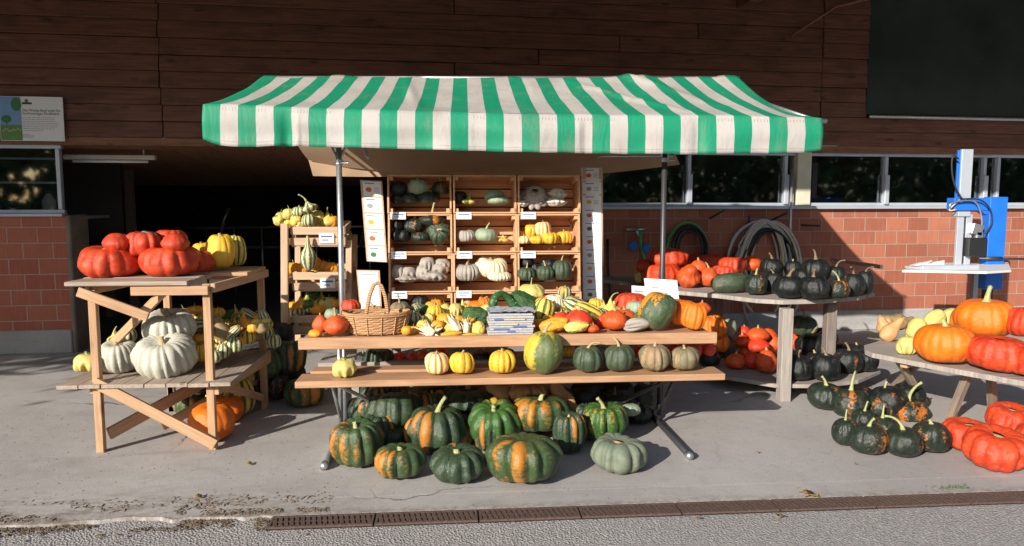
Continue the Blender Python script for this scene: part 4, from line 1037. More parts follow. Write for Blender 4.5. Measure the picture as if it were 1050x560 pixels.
mb = MB(); mb.beam(atY(616, 172, 5.90), atY(616.5, 336, 5.88), .01, .03, (0, 1, 0)); mb.beam(atY(599, 172, 5.90), atY(600, 336, 5.88), .01, .03, (0, 1, 0)); sub(vp, mb, 'batten', M['rackwood'])
board('notice_card', [(662.5, 286), (696, 288), (697, 315), (664, 314)], 5.12, 'white printed notice leaning behind the green and orange pumpkin', 'notice', None, 0,
      [(.18, .42, .30, .035), (.15, .82, .48, .02), (.15, .78, .56, .02), (.15, .60, .64, .02), (.15, .5, .78, .02)], lean=.04)
board('name_card', [(648.5, 293), (662, 294), (662, 305), (648.5, 304)], 5.16, 'tiny white name card beside the larger white notice', 'notice', None, 0, [(.15, .85, .4, .16)], lean=.01)

# right two level table ---------------------------------------------------
ZR = .765; ZL = .13
rt = root('round_end_table', (2.6, 6.2, 0), 'grey wooden two level table with rounded top by the brick wall', 'table')
def slabpoly(pts, z, t, mat, nm, parent, mi=0):
    mb = MB(); n = len(pts); vs = [(p[0], p[1], z) for p in pts] + [(p[0], p[1], z - t) for p in pts]
    lc = [(p[0] * 1.0 + 3, p[1], z) for p in pts] * 2
    mb.add(vs, [tuple(range(n)), tuple(range(2 * n - 1, n - 1, -1))] + [(i, i + n, (i + 1) % n + n, (i + 1) % n) for i in range(n)], [(l[0] * .3 + 5, l[1] * 1.0, l[2]) for l in lc])
    return sub(parent, mb, nm, mat, bevel=.003)
def outline(pxs, z, back):
    f = [atZ(x, y, z) for x, y in pxs]; return [(p.x, p.y) for p in f] + back
rtop = outline([(643, 289), (650, 293), (697, 298.5), (738, 302), (775, 306.5), (803, 308), (845, 307), (880, 304), (897, 300)], ZR, [(3.15, 6.95), (2.6, 7.30), (1.2, 7.55)])
slabpoly(rtop, ZR, .035, M['board_grey'], 'table_top', rt)
rlow = outline([(700, 372), (745, 386), (795, 394), (840, 394.5), (880, 390), (903, 380)], ZL + .0, [(2.95, 6.9), (1.4, 7.2)])
slabpoly(rlow, ZL, .03, M['board_grey'], 'lower_shelf', rt)
for (px, py, w) in ((803, 411, .085), (848, 396, .085), (735, 372, .07)):
    p = atZ(px, py, 0); mb = MB(); mb.box((p.x, p.y, (ZR - .04) / 2), (w, w, ZR - .04)); sub(rt, mb, 'leg', M['board_grey'] if px == 803 else M['darkwood'], bevel=.005)

# right trestle table --------------------------------------------------------
ZK = .46
tt = root('trestle_table', (2.9, 5.1, 0), 'low round ended board on wooden trestles holding orange pumpkins', 'table')
f = [atZ(x, y, ZK) for x, y in ((886, 354), (887, 359), (894, 362), (930, 369), (980, 378.5), (1050, 391))]; dv = (f[-1] - f[-2]).normalized()
far = f[-1] + dv * .9; nb = V3(-dv.y, dv.x, 0); nb = nb if nb.y > 0 else -nb
pts = [(p.x, p.y) for p in f] + [(far.x, far.y), ((far + nb * .66).x, (far + nb * .66).y), ((f[1] + nb * .60).x, (f[1] + nb * .60).y), ((f[0] + nb * .40 - dv * .05).x, (f[0] + nb * .40 - dv * .05).y)]
slabpoly(pts, ZK, .035, M['board_grey'], 'table_top', tt)
for (ax_, ay_), (bx2, by2) in (((919, 372), (948, 414)), ((932, 374), (911, 402)), ((989, 384), (974, 430)), ((1007, 384), (1018, 429))):
    a = atZ(ax_, ay_, ZK - .05); b = atZ(bx2, by2, 0); a = a + nb * .12 if bx2 in (911, 1018) else a + nb * .05
    mb = MB(); mb.beam(a, b, .05, .045, (0, 1, 0)); sub(tt, mb, 'leg', M['pine_grey'], bevel=.003)
for ax_, ay_ in ((925, 374), (998, 386)):
    a = atZ(ax_, ay_, ZK - .045) + nb * .02; mb = MB(); mb.beam(a, a + nb * .5, .05, .05); sub(tt, mb, 'crossbar', M['pine'], bevel=.003)

# blue machine ------------------------------------------------------------
YM = 7.05
bm = root('log_splitter', (atY(1018, 300, YM).x, YM, 0), 'bright blue hydraulic log splitter with grey mast by the brick wall', 'machine')
def boxpx(x0, y0, x1, y1, Y, dep):
    a = atY(x0, y0, Y); b = atY(x1, y1, Y); return ((a.x + b.x) / 2, Y + dep / 2, (a.z + b.z) / 2), (abs(b.x - a.x), dep, abs(a.z - b.z))
c, d = boxpx(1016, 202, 1028, 297, YM, .11); ztop = c[2] + d[2] / 2
mb = MB(); mb.box(c, d); sub(bm, mb, 'column', M['blue'], bevel=.006)
mb = MB(); mb.box((c[0], YM + .09, (c[2] - d[2] / 2) / 2), (.07, .07, c[2] - d[2] / 2)); sub(bm, mb, 'stand', M['darksteel']); c_col = c[0] + .01
mb = MB(); mb.box((c[0], YM + .12, .02), (.26, .26, .035)); sub(bm, mb, 'foot_plate', M['darksteel'], bevel=.006)
c, d = boxpx(979, 203, 1015, 216, YM + .02, .12); mb = MB(); mb.box(c, d); mb.box((c[0] + d[0] / 2 - .03, c[1], c[2] - .03), (.1, .10, .12), Matrix.Rotation(.6, 3, 'Y')); sub(bm, mb, 'arm', M['blue'], bevel=.005)
c, d = boxpx(983, 154, 986.5, 204, YM + .05, .025); mb = MB(); mb.box(c, d); sub(bm, mb, 'mast_cover', M['blue'], bevel=.003)
c, d = boxpx(987, 153, 995.5, 204, YM + .03, .035); mb = MB(); mb.box(c, d); sub(bm, mb, 'mast', M['alu'], bevel=.003)
c, d = boxpx(983, 217, 995, 222, YM, .10); mb = MB(); mb.box(c, d)
c, d = boxpx(982.5, 220, 986, 272, YM + .02, .03); mb.box(c, d); c, d = boxpx(991.5, 220, 994.5, 272, YM + .02, .03); mb.box(c, d); c, d = boxpx(983, 220, 994, 272, YM + .06, .02); mb.box(c, d); sub(bm, mb, 'guide_channel', M['alu'], bevel=.002)
c, d = boxpx(987, 220, 990.5, 270, YM + .03, .02); mb = MB(); mb.box(c, d); sub(bm, mb, 'guide_rod', M['darksteel'])
c, d = boxpx(994, 244, 1012, 263, YM - .05, .12); mb = MB(); mb.box(c, d); sub(bm, mb, 'motor_box', M['black'], bevel=.008)
mb = MB(); c, d = boxpx(998, 230, 1008, 241, YM - .03, .08); mb.box(c, d, Matrix.Rotation(.25, 3, 'Y')); c, d = boxpx(1002, 238, 1008, 246, YM - .03, .05); mb.box(c, d); sub(bm, mb, 'valve', M['galv'], bevel=.004)
def cable(pts, r, m, Y): 
    mb = MB(); q = [atY(x, y, Y) for x, y in pts]
    sm = []
    for i in range(len(q) - 1):
        for k in range(4):
            t = k / 4; a0 = q[max(i - 1, 0)]; a1 = q[i]; a2 = q[i + 1]; a3 = q[min(i + 2, len(q) - 1)]
            sm.append(.5 * ((2 * a1) + (a2 - a0) * t + (2 * a0 - 5 * a1 + 4 * a2 - a3) * t * t + (3 * a1 - a0 - 3 * a2 + a3) * t ** 3))
    sm.append(q[-1]); mb.tube(sm, r, 7); return sub(bm, mb, 'cable', M[m], smooth=True)
cable([(983, 163), (977, 160), (976, 175), (979, 190), (985, 202), (989, 206)], .009, 'rubber', YM - .02)
cable([(974, 213), (975, 209), (985, 206), (1000, 207), (1006, 220), (1007, 232)], .008, 'galv', YM - .03)
cable([(989, 204), (1005, 205), (1015, 214), (1017, 228), (1010, 240)], .008, 'rubber', YM - .04)
cable([(984, 205), (975, 213), (974, 216), (980, 215)], .007, 'hosecream', YM - .01)
mb = MB(); a = atY(1004, 265, YM - .03); b = atY(1075, 266, YM - .03); mb.tube([a, b], .011, 8); mb.tube([atY(1010, 265, YM - .03), atY(1027, 265, YM - .03)], .018, 8); sub(bm, mb, 'lever', M['darksteel'], smooth=True)
zt0 = .90; wt = root('work_table', (atY(970, 275, 7.2).x, 7.2, 0), 'white metal work table beside the blue log splitter', 'table')
a, b = atZ(928, 277.5, zt0), atZ(1040, 277.5, zt0); cxm = (a.x + b.x) / 2; slabpoly([(q_.x, q_.y) for q_ in (atZ(925, 277, zt0), atZ(1012, 278.5, zt0), atZ(1037, 277, zt0), atZ(1034, 269, zt0), atZ(943, 269.5, zt0))], zt0, .022, M['white'], 'table_top', wt)
mb = MB()
mb.box((a.x + .50, a.y + .10, zt0 + .02), (.56, .05, .04)); sub(wt, mb, 'rail', M['alu'], bevel=.003); mb = MB(); mb.box((a.x + .26, a.y + .2, zt0 + .012), (.2, .14, .02), Matrix.Rotation(.3, 3, 'Z')); sub(wt, mb, 'plate', M['alu'], bevel=.003)
for x, y in ((c_col, YM + .30),):
    mb = MB(); mb.box((x, y, (zt0 - .03) / 2), (.05, .05, zt0 - .03)); sub(wt, mb, 'leg', M['galv'])
mb = MB(); mb.beam((cxm - .25, a.y + .80, zt0 - .04), (cxm - .25, 8.33, zt0 - .04), .04, .03); sub(wt, mb, 'bracket', M['galv'])
mb = MB(); c0 = atZ(953, 271, zt0 + .04)
for i in range(7):
    e = Euler((rnd.uniform(-.3, .3), rnd.uniform(-.3, .3), rnd.uniform(0, 3))).to_matrix(); mb.box(c0 + V3(rnd.uniform(-.06, .12), .02 * i, rnd.uniform(-.01, .01)), (.14, .10, .012), e)
pp = mb.build('crumpled_paper', M['paper'], bevel=.002); tag(pp, 'crumpled white paper lying on the white work table', 'paper')

# basket ----------------------------------------------------------------------
bc = atY(386, 338, 4.66); bc.z = ZU
bk = root('wicker_basket', bc, 'shallow woven wicker basket with tall arched handle on the folding table', 'basket')
def basket():
    mb = MB(); A, B_, Hb = .180, .105, .115; n = 56; rows = 12; vs = []
    def pt(i, t, inn):
        a = 6.283 * i / n; s = 1 + .16 * t; w = .0035 * (1 if (i // 2 + int(t * 11)) % 2 else -1)
        k = (1 - .06 * inn); return (math.cos(a) * A * s * k * (1 + w * 4), math.sin(a) * B_ * s * k * (1 + w * 4), .004 + t * Hb + .012 * abs(math.cos(a)) ** 3 * t + .006 * inn)
    for t in range(rows): vs += [pt(i, t / (rows - 1), 0) for i in range(n)]
    for t in range(rows): vs += [pt(i, 1 - t / (rows - 1), 1) for i in range(n)]
    R2 = rows * 2; fs = [(t * n + i, t * n + (i + 1) % n, (t + 1) * n + (i + 1) % n, (t + 1) * n + i) for t in range(R2 - 1) for i in range(n)]
    fs.append(tuple((R2 - 1) * n + i for i in range(n))); fs.append(tuple(range(n))[::-1]); mb.add(vs, fs)
    for i in range(0, n, 4):
        a = 6.283 * i / n; mb.tube([(math.cos(a) * A * (1 + .16 * t) * 1.012, math.sin(a) * B_ * (1 + .16 * t) * 1.012, t * Hb) for t in (0, .5, 1)], .0045, 5)
    for q in (0, .010):
        mb.tube([(math.cos(6.283 * i / 40) * A * 1.17, math.sin(6.283 * i / 40) * B_ * 1.17, Hb + q + .010 * abs(math.cos(6.283 * i / 40)) ** 3) for i in range(41)], .008, 6)
    return mb
sub(bk, (lambda m: (setattr(m, 'v', [tuple(Vector(v) + bc) for v in m.v]), m)[1])(basket()), 'body', M['wicker'], smooth=False)
mb = MB(); hp = [atY(x, y, 4.64) for x, y in ((374.5, 330), (376, 318), (379, 303), (383, 292.5), (387, 290), (391, 293), (395, 304), (397, 318), (398, 332))]
hp2 = [p + V3(0, .004 * math.sin(i * 3), 0) for i, p in enumerate(hp)]
mb.tube(hp2, .012, 8); mb.tube([p + V3(.006, -.008, .004) for p in hp2], .006, 6); sub(bk, mb, 'handle', M['wicker'], smooth=True)

# brochures ---------------------------------------------------------------------
pc = atY(523, 346, 4.60); pc.z = ZU
br = root('brochure_stack', pc, 'stack of printed brochures wrapped in clear film on the folding table', 'brochures')
mb = MB(); mb2 = MB(); mb3 = MB()
for i in range(9):
    mb.box(pc + V3(rnd.uniform(-.006, .006), rnd.uniform(-.004, .006), .008 + i * .0148), (.275 + rnd.uniform(-.01, .008), .20, .0125), Matrix.Rotation(rnd.uniform(-.03, .03), 3, 'Z'))
for (x, z_, w, m_) in ((-.06, .038, .10, mb2), (.05, .053, .08, mb2), (.0, .023, .05, mb2), (-.02, .068, .12, mb3), (.04, .098, .09, mb3), (-.08, .098, .05, mb2)):
    m_.box(pc + V3(x, -.103, z_), (w, .006, .008))
sub(br, mb, 'paper_stack', M['print'], bevel=.001); sub(br, mb2, 'blue_cover', M['inkblue']); sub(br, mb3, 'yellow_cover', M['hosecream'])
mb = MB(); n = 14; vs = []
for i in range(n + 1):
    for j in range(9): vs.append(pc + V3((i / n - .5) * .295, (j / 8 - .5) * .22, .146 + .012 * noise.noise(Vector((i * .7, j * .7, 2)))))
mb.add(vs, [(i * 9 + j, i * 9 + 9 + j, i * 9 + 10 + j, i * 9 + j + 1) for i in range(n) for j in range(8)]); sub(br, mb, 'film', M['alu'])
# pink cloth on the red pumpkins ---------------------------------------------------
c0 = atY(137, 239, 4.97); mb = MB(); vs = []
for i in range(15):
    for j in range(9):
        x, y = (i / 14 - .5), (j / 8 - .5)
        vs.append(c0 + V3(x * .15, y * .10, .012 * math.cos(x * 3) + .045 * noise.noise(Vector((x * 7, y * 6, 4))) - .02 - .10 * (x * x + y * y)))
mb.add(vs, [(i * 9 + j, i * 9 + 9 + j, i * 9 + 10 + j, i * 9 + j + 1) for i in range(14) for j in range(8)])
o = mb.build('cloth', M['pink'], smooth=True); mm = o.modifiers.new('t', 'SOLIDIFY'); mm.thickness = .008; tag(o, 'crumpled crimson cloth lying on top of the red pumpkins', 'cloth')
mb = MB(); c0 = atY(151, 241, 4.95); mb.tube([c0 + V3(-.06, 0, .01), c0 + V3(-.02, 0, .02), c0 + V3(.03, 0, .01), c0 + V3(.08, 0, 0)], [.006, .012, .014, .007], 8); o = mb.build('knife_sheath', M['black'], smooth=True)
tag(o, 'short black sheath lying beside the crimson cloth on red pumpkins', 'sheath')
# ================================================================== PRODUCE
_mc = {}
def meshes(key, n, **k):
    if key not in _mc: _mc[key] = [sq_mesh(key, seed=i + 1 + len(_mc) * 7, **k) for i in range(n)]
    return _mc[key]
_sm = {}
def stemm(key):
    if key not in _sm:
        P = {'short': (.32, .11, .07, .5), 'stub': (.18, .13, .10, .2), 'mid': (.72, .10, .06, .8), 'long': (1.35, .095, .05, 1.0), 'hook': (1.2, .085, .045, 2.0), 'thin': (.6, .05, .03, .6), 'straight': (.95, .09, .055, .25), 'button': (.09, .17, .16, 0), 'bigcurl': (1.45, .095, .05, 1.7)}[key]
        _sm[key] = [stem_mesh('stem', *P, seed=i * 3 + len(_sm)) for i in range(3)]
    return _sm[key]
G = dict   # kind -> mesh args, material, stem, stem material, name, category, description
SH = {
 'flat':   G(ribs=12, depth=.11, sharp=.5, dimple=.34, prof='flat', dirreg=.07),
 'flatr':  G(ribs=11, depth=.20, sharp=.55, dimple=.34, prof='flat', dirreg=.08),
 'mus':    G(ribs=11, depth=.26, sharp=.5, dimple=.30, prof='flat', dirreg=.07),
 'whites': G(ribs=20, depth=.13, sharp=.65, dimple=.38, prof='flat', dirreg=.05),
 'smooth': G(ribs=9, depth=.02, sharp=.8, dimple=.10, prof='tear', dirreg=.05, rings=14),
 'round':  G(ribs=12, depth=.05, sharp=.6, dimple=.16, prof='round', dirreg=.05, rings=14),
 'pump':   G(ribs=15, depth=.055, sharp=.6, dimple=.20, prof='round', dirreg=.05),
 'kab':    G(ribs=12, depth=.05, sharp=.6, dimple=.14, prof='round', dirreg=.04, rings=14),
 'acorn':  G(ribs=10, depth=.16, sharp=.6, dimple=.16, prof='round', dirreg=.05, rings=14),
 'onion':  G(ribs=12, depth=.03, sharp=.7, dimple=.10, prof='onion', dirreg=.05, rings=14),
 'oval':   G(ribs=12, depth=.035, sharp=.6, dimple=.06, prof='oval', dirreg=.05, rings=20),
 'pear':   G(ribs=8, depth=.03, sharp=.6, dimple=.04, prof='pear', dirreg=.05, rings=20),
 'butter': G(ribs=8, depth=.015, sharp=.6, dimple=.04, prof='butter', dirreg=.05, rings=20),
 'patty':  G(ribs=11, depth=.26, sharp=.75, dimple=.10, prof='patty', dirreg=.06, rings=18),
 'crown':  G(ribs=9, depth=.24, sharp=.8, dimple=.14, prof='spike', dirreg=.09, rings=18),
 'wart':   G(ribs=7, depth=.06, sharp=.6, dimple=.04, prof='oval', dirreg=.10, bump=.12, seg=48, rings=26),
 'wrinkle':G(ribs=9, depth=.12, sharp=.6, dimple=.08, prof='oval', dirreg=.12, bump=.09, seg=48, rings=20),
 'turb':   G(ribs=10, depth=.08, sharp=.6, dimple=.12, prof='cap', dirreg=.06, rings=20),
}
KD = {   # kind: shape, material, stem, stem material, object name, category, description
 'red': ('flat', 'red', 'button', 'stem_tan', 'pumpkin', 'pumpkin', 'flattened red orange pumpkin'),
 'redr': ('flatr', 'red', 'button', 'stem_tan', 'pumpkin', 'pumpkin', 'deep ribbed red orange pumpkin'),
 'hok': ('smooth', 'hok', 'short', 'stem_tan', 'red_kuri_squash', 'squash', 'small smooth orange red squash'),
 'hokr': ('smooth', 'deepred', 'short', 'stem_tan', 'red_kuri_squash', 'squash', 'small scarlet squash'),
 'turban': ('turb', 'hok', None, None, 'turban_squash', 'squash', 'orange turban squash'),
 'onion': ('onion', 'red', None, None, 'red_kuri_squash', 'squash', 'round smooth red squash'),
 'orange': ('pump', 'orange', 'mid', 'stem_pale', 'pumpkin', 'pumpkin', 'large bright orange pumpkin'),
 'orangef': ('round', 'orange', 'short', 'stem_tan', 'pumpkin', 'pumpkin', 'orange pumpkin'),
 'cush': ('flatr', 'orange', 'short', 'stem_tan', 'pumpkin', 'pumpkin', 'flat orange pumpkin'),
 'white': ('whites', 'white', 'short', 'stem_tan', 'pumpkin', 'pumpkin', 'large pale grey ribbed pumpkin'),
 'creamp': ('whites', 'cream', 'short', 'stem_tan', 'pumpkin', 'pumpkin', 'cream ribbed pumpkin'),
 'greyp': ('whites', 'pattyg', 'mid', 'stem_tan', 'pumpkin', 'pumpkin', 'grey ribbed pumpkin'),
 'mus': ('mus', 'green', 'short', 'stem_pale', 'ribbed_squash', 'squash', 'large dark green ribbed squash'),
 'musor': ('mus', 'greenor', 'short', 'stem_pale', 'ribbed_squash', 'squash', 'green ribbed squash with orange patches'),
 'musbr': ('mus', 'bright', 'short', 'stem_pale', 'ribbed_squash', 'squash', 'bright green ribbed squash'),
 'musdust': ('mus', 'dustgreen', 'button', 'stem_tan', 'ribbed_squash', 'squash', 'dusty grey green ribbed squash'),
 'kab': ('kab', 'kab', 'mid', 'stem_brown', 'kabocha_squash', 'squash', 'nearly black round squash'),
 'kabs': ('kab', 'kab', 'short', 'stem_tan', 'kabocha_squash', 'squash', 'nearly black small squash'),
 'kabh': ('kab', 'kab', 'bigcurl', 'stem_brown', 'kabocha_squash', 'squash', 'black squash with hooked dry stem'),
 'kabf': ('kab', 'kabor', 'straight', 'stem_pale', 'kabocha_squash', 'squash', 'black green squash with upright stem'),
 'kabo': ('kab', 'kabor', 'mid', 'stem_pale', 'kabocha_squash', 'squash', 'black green squash with orange spot'),
 'bench': ('acorn', 'bench', 'mid', 'stem_tan', 'kabocha_squash', 'squash', 'dark green squash with pale ribs'),
 'benchtan': ('acorn', 'benchtan', 'short', 'stem_tan', 'kabocha_squash', 'squash', 'grey olive squash with cream ribs'),
 'mint': ('kab', 'mint', 'mid', 'stem_pale', 'kabocha_squash', 'squash', 'mint green squash'),
 'yel': ('pump', 'yellow', 'short', 'stem_tan', 'pumpkin', 'pumpkin', 'yellow ribbed pumpkin'),
 'yacorn': ('acorn', 'yelstripe', 'short', 'stem_tan', 'acorn_squash', 'squash', 'yellow orange acorn squash'),
 'cacorn': ('acorn', 'creamor', 'short', 'stem_tan', 'acorn_squash', 'squash', 'cream and orange striped squash'),
 'tall': ('oval', 'tall', 'mid', 'stem_tan', 'squash', 'squash', 'tall green and yellow mottled squash'),
 'ystr': ('acorn', 'yelgreen', 'short', 'stem_tan', 'striped_squash', 'squash', 'yellow squash with dark green stripes'),
 'str': ('acorn', 'striped', 'short', 'stem_pale', 'striped_gourd', 'gourd', 'cream and green striped gourd'),
 'strp': ('pear', 'striped', 'thin', 'stem_pale', 'striped_gourd', 'gourd', 'pear shaped striped gourd'),
 'del': ('wrinkle', 'striped', 'short', 'stem_tan', 'striped_gourd', 'gourd', 'long cream and green striped gourd'),
 'bi': ('pear', 'bicol', 'mid', 'stem_pale', 'ornamental_gourd', 'gourd', 'yellow and green two tone gourd'),
 'og': ('round', 'orgourd', 'thin', 'stem_tan', 'ornamental_gourd', 'gourd', 'small orange gourd'),
 'ogl': ('pear', 'orgourd', 'thin', 'stem_tan', 'ornamental_gourd', 'gourd', 'pear shaped orange gourd'),
 'py': ('wrinkle', 'palyel', 'thin', 'stem_pale', 'ornamental_gourd', 'gourd', 'knobbly pale yellow gourd'),
 'pyl': ('pear', 'palyel', 'thin', 'stem_pale', 'ornamental_gourd', 'gourd', 'pear shaped pale yellow gourd'),
 'wy': ('wart', 'bicol', 'thin', 'stem_pale', 'ornamental_gourd', 'gourd', 'warty yellow gourd'),
 'wo': ('wart', 'orgourd', 'thin', 'stem_pale', 'ornamental_gourd', 'gourd', 'warty orange gourd'),
 'wart': ('wart', 'wart', None, None, 'warty_gourd', 'gourd', 'warty dark green gourd'),
 'crown': ('crown', 'palyel', 'short', 'stem_pale', 'crown_gourd', 'gourd', 'spiky pale yellow crown gourd'),
 'crowng': ('crown', 'pattyg', None, None, 'crown_gourd', 'gourd', 'grey white crown gourd'),
 'patty': ('patty', 'patty', 'button', 'stem_pale', 'pattypan_squash', 'squash', 'white scalloped pattypan squash'),
 'pattyg': ('patty', 'pattyg', 'button', 'stem_tan', 'pattypan_squash', 'squash', 'scalloped white pattypan squash greyed by shade'),
 'butt': ('butter', 'tan', 'short', 'stem_tan', 'butternut_squash', 'squash', 'tan butternut squash'),
 'buttb': ('butter', 'browntan', 'short', 'stem_tan', 'butternut_squash', 'squash', 'olive brown butternut squash'),
 'tanp': ('flatr', 'tan', 'short', 'stem_tan', 'pumpkin', 'pumpkin', 'tan ribbed pumpkin'),
 'ygo': ('oval', 'palyel', None, None, 'squash', 'squash', 'oval yellow green squash'),
 'bigor': ('oval', 'greenorbig', 'button', 'stem_tan', 'squash', 'squash', 'green oval squash with orange band'),
 'longg': ('oval', 'bench', 'button', 'stem_tan', 'squash', 'squash', 'long grey green squash'),
 'mintb': ('oval', 'mint', 'button', 'stem_tan', 'squash', 'squash', 'mint green oval squash'),
}
SHV = {}
RATIO = {}
RATL = []
def make(kind, loc, r, hz, rot, dsc=None, stem='default'):
    sh, mt, stm, smt, nm, cat, ds = KD[kind]
    var = meshes(sh, 3, **SH[sh]); base = rnd.choice(var); key = (base.name, mt)
    if key not in SHV:
        me = base.copy() if base.materials else base
        if base.materials: me.materials.clear()
        me.materials.append(SM[mt]); SHV[key] = me
    me = SHV[key]
    o = bpy.data.objects.new(nm, me); COL.objects.link(o); o.location = loc; o.scale = (r, r * rnd.uniform(.96, 1.04), hz); o.rotation_euler = rot
    o['category'] = cat
    if stem == 'default': stem = stm
    if stem:
        s = bpy.data.objects.new('stem', None); bpy.data.objects.remove(s)
        sm = rnd.choice(stemm(stem)); k2 = (sm.name, smt or 'stem_tan')
        if k2 not in SHV:
            q = sm.copy() if sm.materials else sm
            if sm.materials: q.materials.clear()
            q.materials.append(M[smt or 'stem_tan']); SHV[k2] = q
        s = bpy.data.objects.new('stem', SHV[k2]); COL.objects.link(s); s.parent = o
        dm = SH[sh]['dimple']; s.location = (0, 0, 1 - dm - .03); s.scale = (1, 1, r / hz if rot_is_up(rot) else 1); s.rotation_euler = (0, 0, rnd.uniform(0, 6.28))
        if r / hz < .8: s.scale = (1.2, 1.2, r / hz)
    return o
def rot_is_up(r): return True
def item(kind, cx, cy, w, h, Y=None, S=None, a=None, t=0.0, z=None, dsc=None, stem='default', face=None, sc_=1.07):
    """(cx, cy, w, h) photo pixels of the fruit; Y depth of its centre and/or S the height it rests on;
    a = roll of the stem axis clockwise from up in degrees, t = tip of the stem towards the viewer"""
    w *= sc_; h *= 1 + (sc_ - 1) * .35; r_ = ray(cx, cy); sd = -r_.z / r_.length; k = .5 / F
    if a is None:
        hp = h * k; rr = w * k; f2 = hp * hp - (rr * sd) ** 2
        hz = math.sqrt(max(f2, (.62 * hp) ** 2)) / math.sqrt(1 - sd * sd); ext = hz
    else:
        hz = h * k; rr = w * k; ar = R(a); ext = math.sqrt((hz * math.cos(ar)) ** 2 + (rr * math.sin(ar)) ** 2)
    if t: te = R(t); ext = math.sqrt((hz * math.cos(te)) ** 2 + (rr * math.sin(te)) ** 2)
    if Y is not None: d = Y / r_.y
    else: d = (S - H) / (r_.z - ext)
    p = CAM + r_ * d
    if Y is not None and S is not None: p.z = S + ext * d
    rz = rnd.uniform(0, 6.28) if face is None else R(face - 90) + rnd.uniform(-.1, .1)
    e = Matrix.Rotation(R(a or 0) + rnd.uniform(-.05, .05), 3, 'Y') @ Matrix.Rotation(R(t) + rnd.uniform(-.06, .06), 3, 'X') @ Matrix.Rotation(rz, 3, 'Z')
    return make(kind, p, rr * d, hz * d, e.to_euler(), dsc, stem)
def grp(place, group, rows, **dflt):
    """rows: (kind, cx, cy, w, h, {overrides}) ; labels = look + place (+ order from the left when looks repeat)"""
    made = []
    for rw in rows:
        k = dict(dflt); k.update(rw[5] if len(rw) > 5 else {})
        d = k.pop('d', None) or KD[rw[0]][6]; pl = k.pop('pl', place)
        o = item(rw[0], *rw[1:5], **k); made.append((o, d, pl, rw[1])); o['group'] = group
    cnt = {}
    for o, d, pl, cx in made: cnt.setdefault((d, pl), []).append((cx, o))
    for (d, pl), l in cnt.items():
        l.sort(key=lambda q: q[0])
        for i, (cx, o) in enumerate(l):
            lab = d + ' ' + pl
            if len(l) > 1: lab += ', %s from left' % ORD[i] if len(l) > 2 or True else ''
            if len(lab.split()) > 16: print('LONG', len(lab.split()), lab)
            RATL.append(lab); o['label'] = lab
# ---- left table, top board
grp('on the left table top', 'pumpkins on the left table', [
 ('red', 113, 273, 63, 33, G(Y=4.93, d='wide red pumpkin at the outer end', t=6)), ('red', 174.5, 272.5, 60, 33, G(Y=4.93, d='wide red pumpkin beside the yellow ones', t=8)),
 ('red', 203, 267, 34, 24, G(Y=5.15, d='half hidden red pumpkin behind others')),
 ('onion', 120, 249, 28, 22, G(Y=4.90, S=None, d='small round red squash stacked highest')), ('redr', 148, 250, 42, 26, G(Y=4.98, S=None, d='middle red pumpkin stacked beneath crimson cloth')),
 ('onion', 179.5, 249, 28, 22, G(Y=4.86, S=None, d='small round red squash stacked before the yellow pumpkins')), ('red', 175, 244, 34, 17, G(Y=5.08, S=None, d='red pumpkin stacked at the back')),
 ('yel', 207, 248, 23, 27, G(Y=5.42, S=1.066, d='yellow ribbed pumpkin nearest the red ones')), ('yel', 226, 254, 30, 38, G(Y=5.24, S=1.066, d='tallest yellow ribbed pumpkin')), ('ystr', 241.5, 255, 22, 34, G(Y=5.42, S=1.066, d='striped yellow pumpkin at the end'))], S=1.052, sc_=1.01)
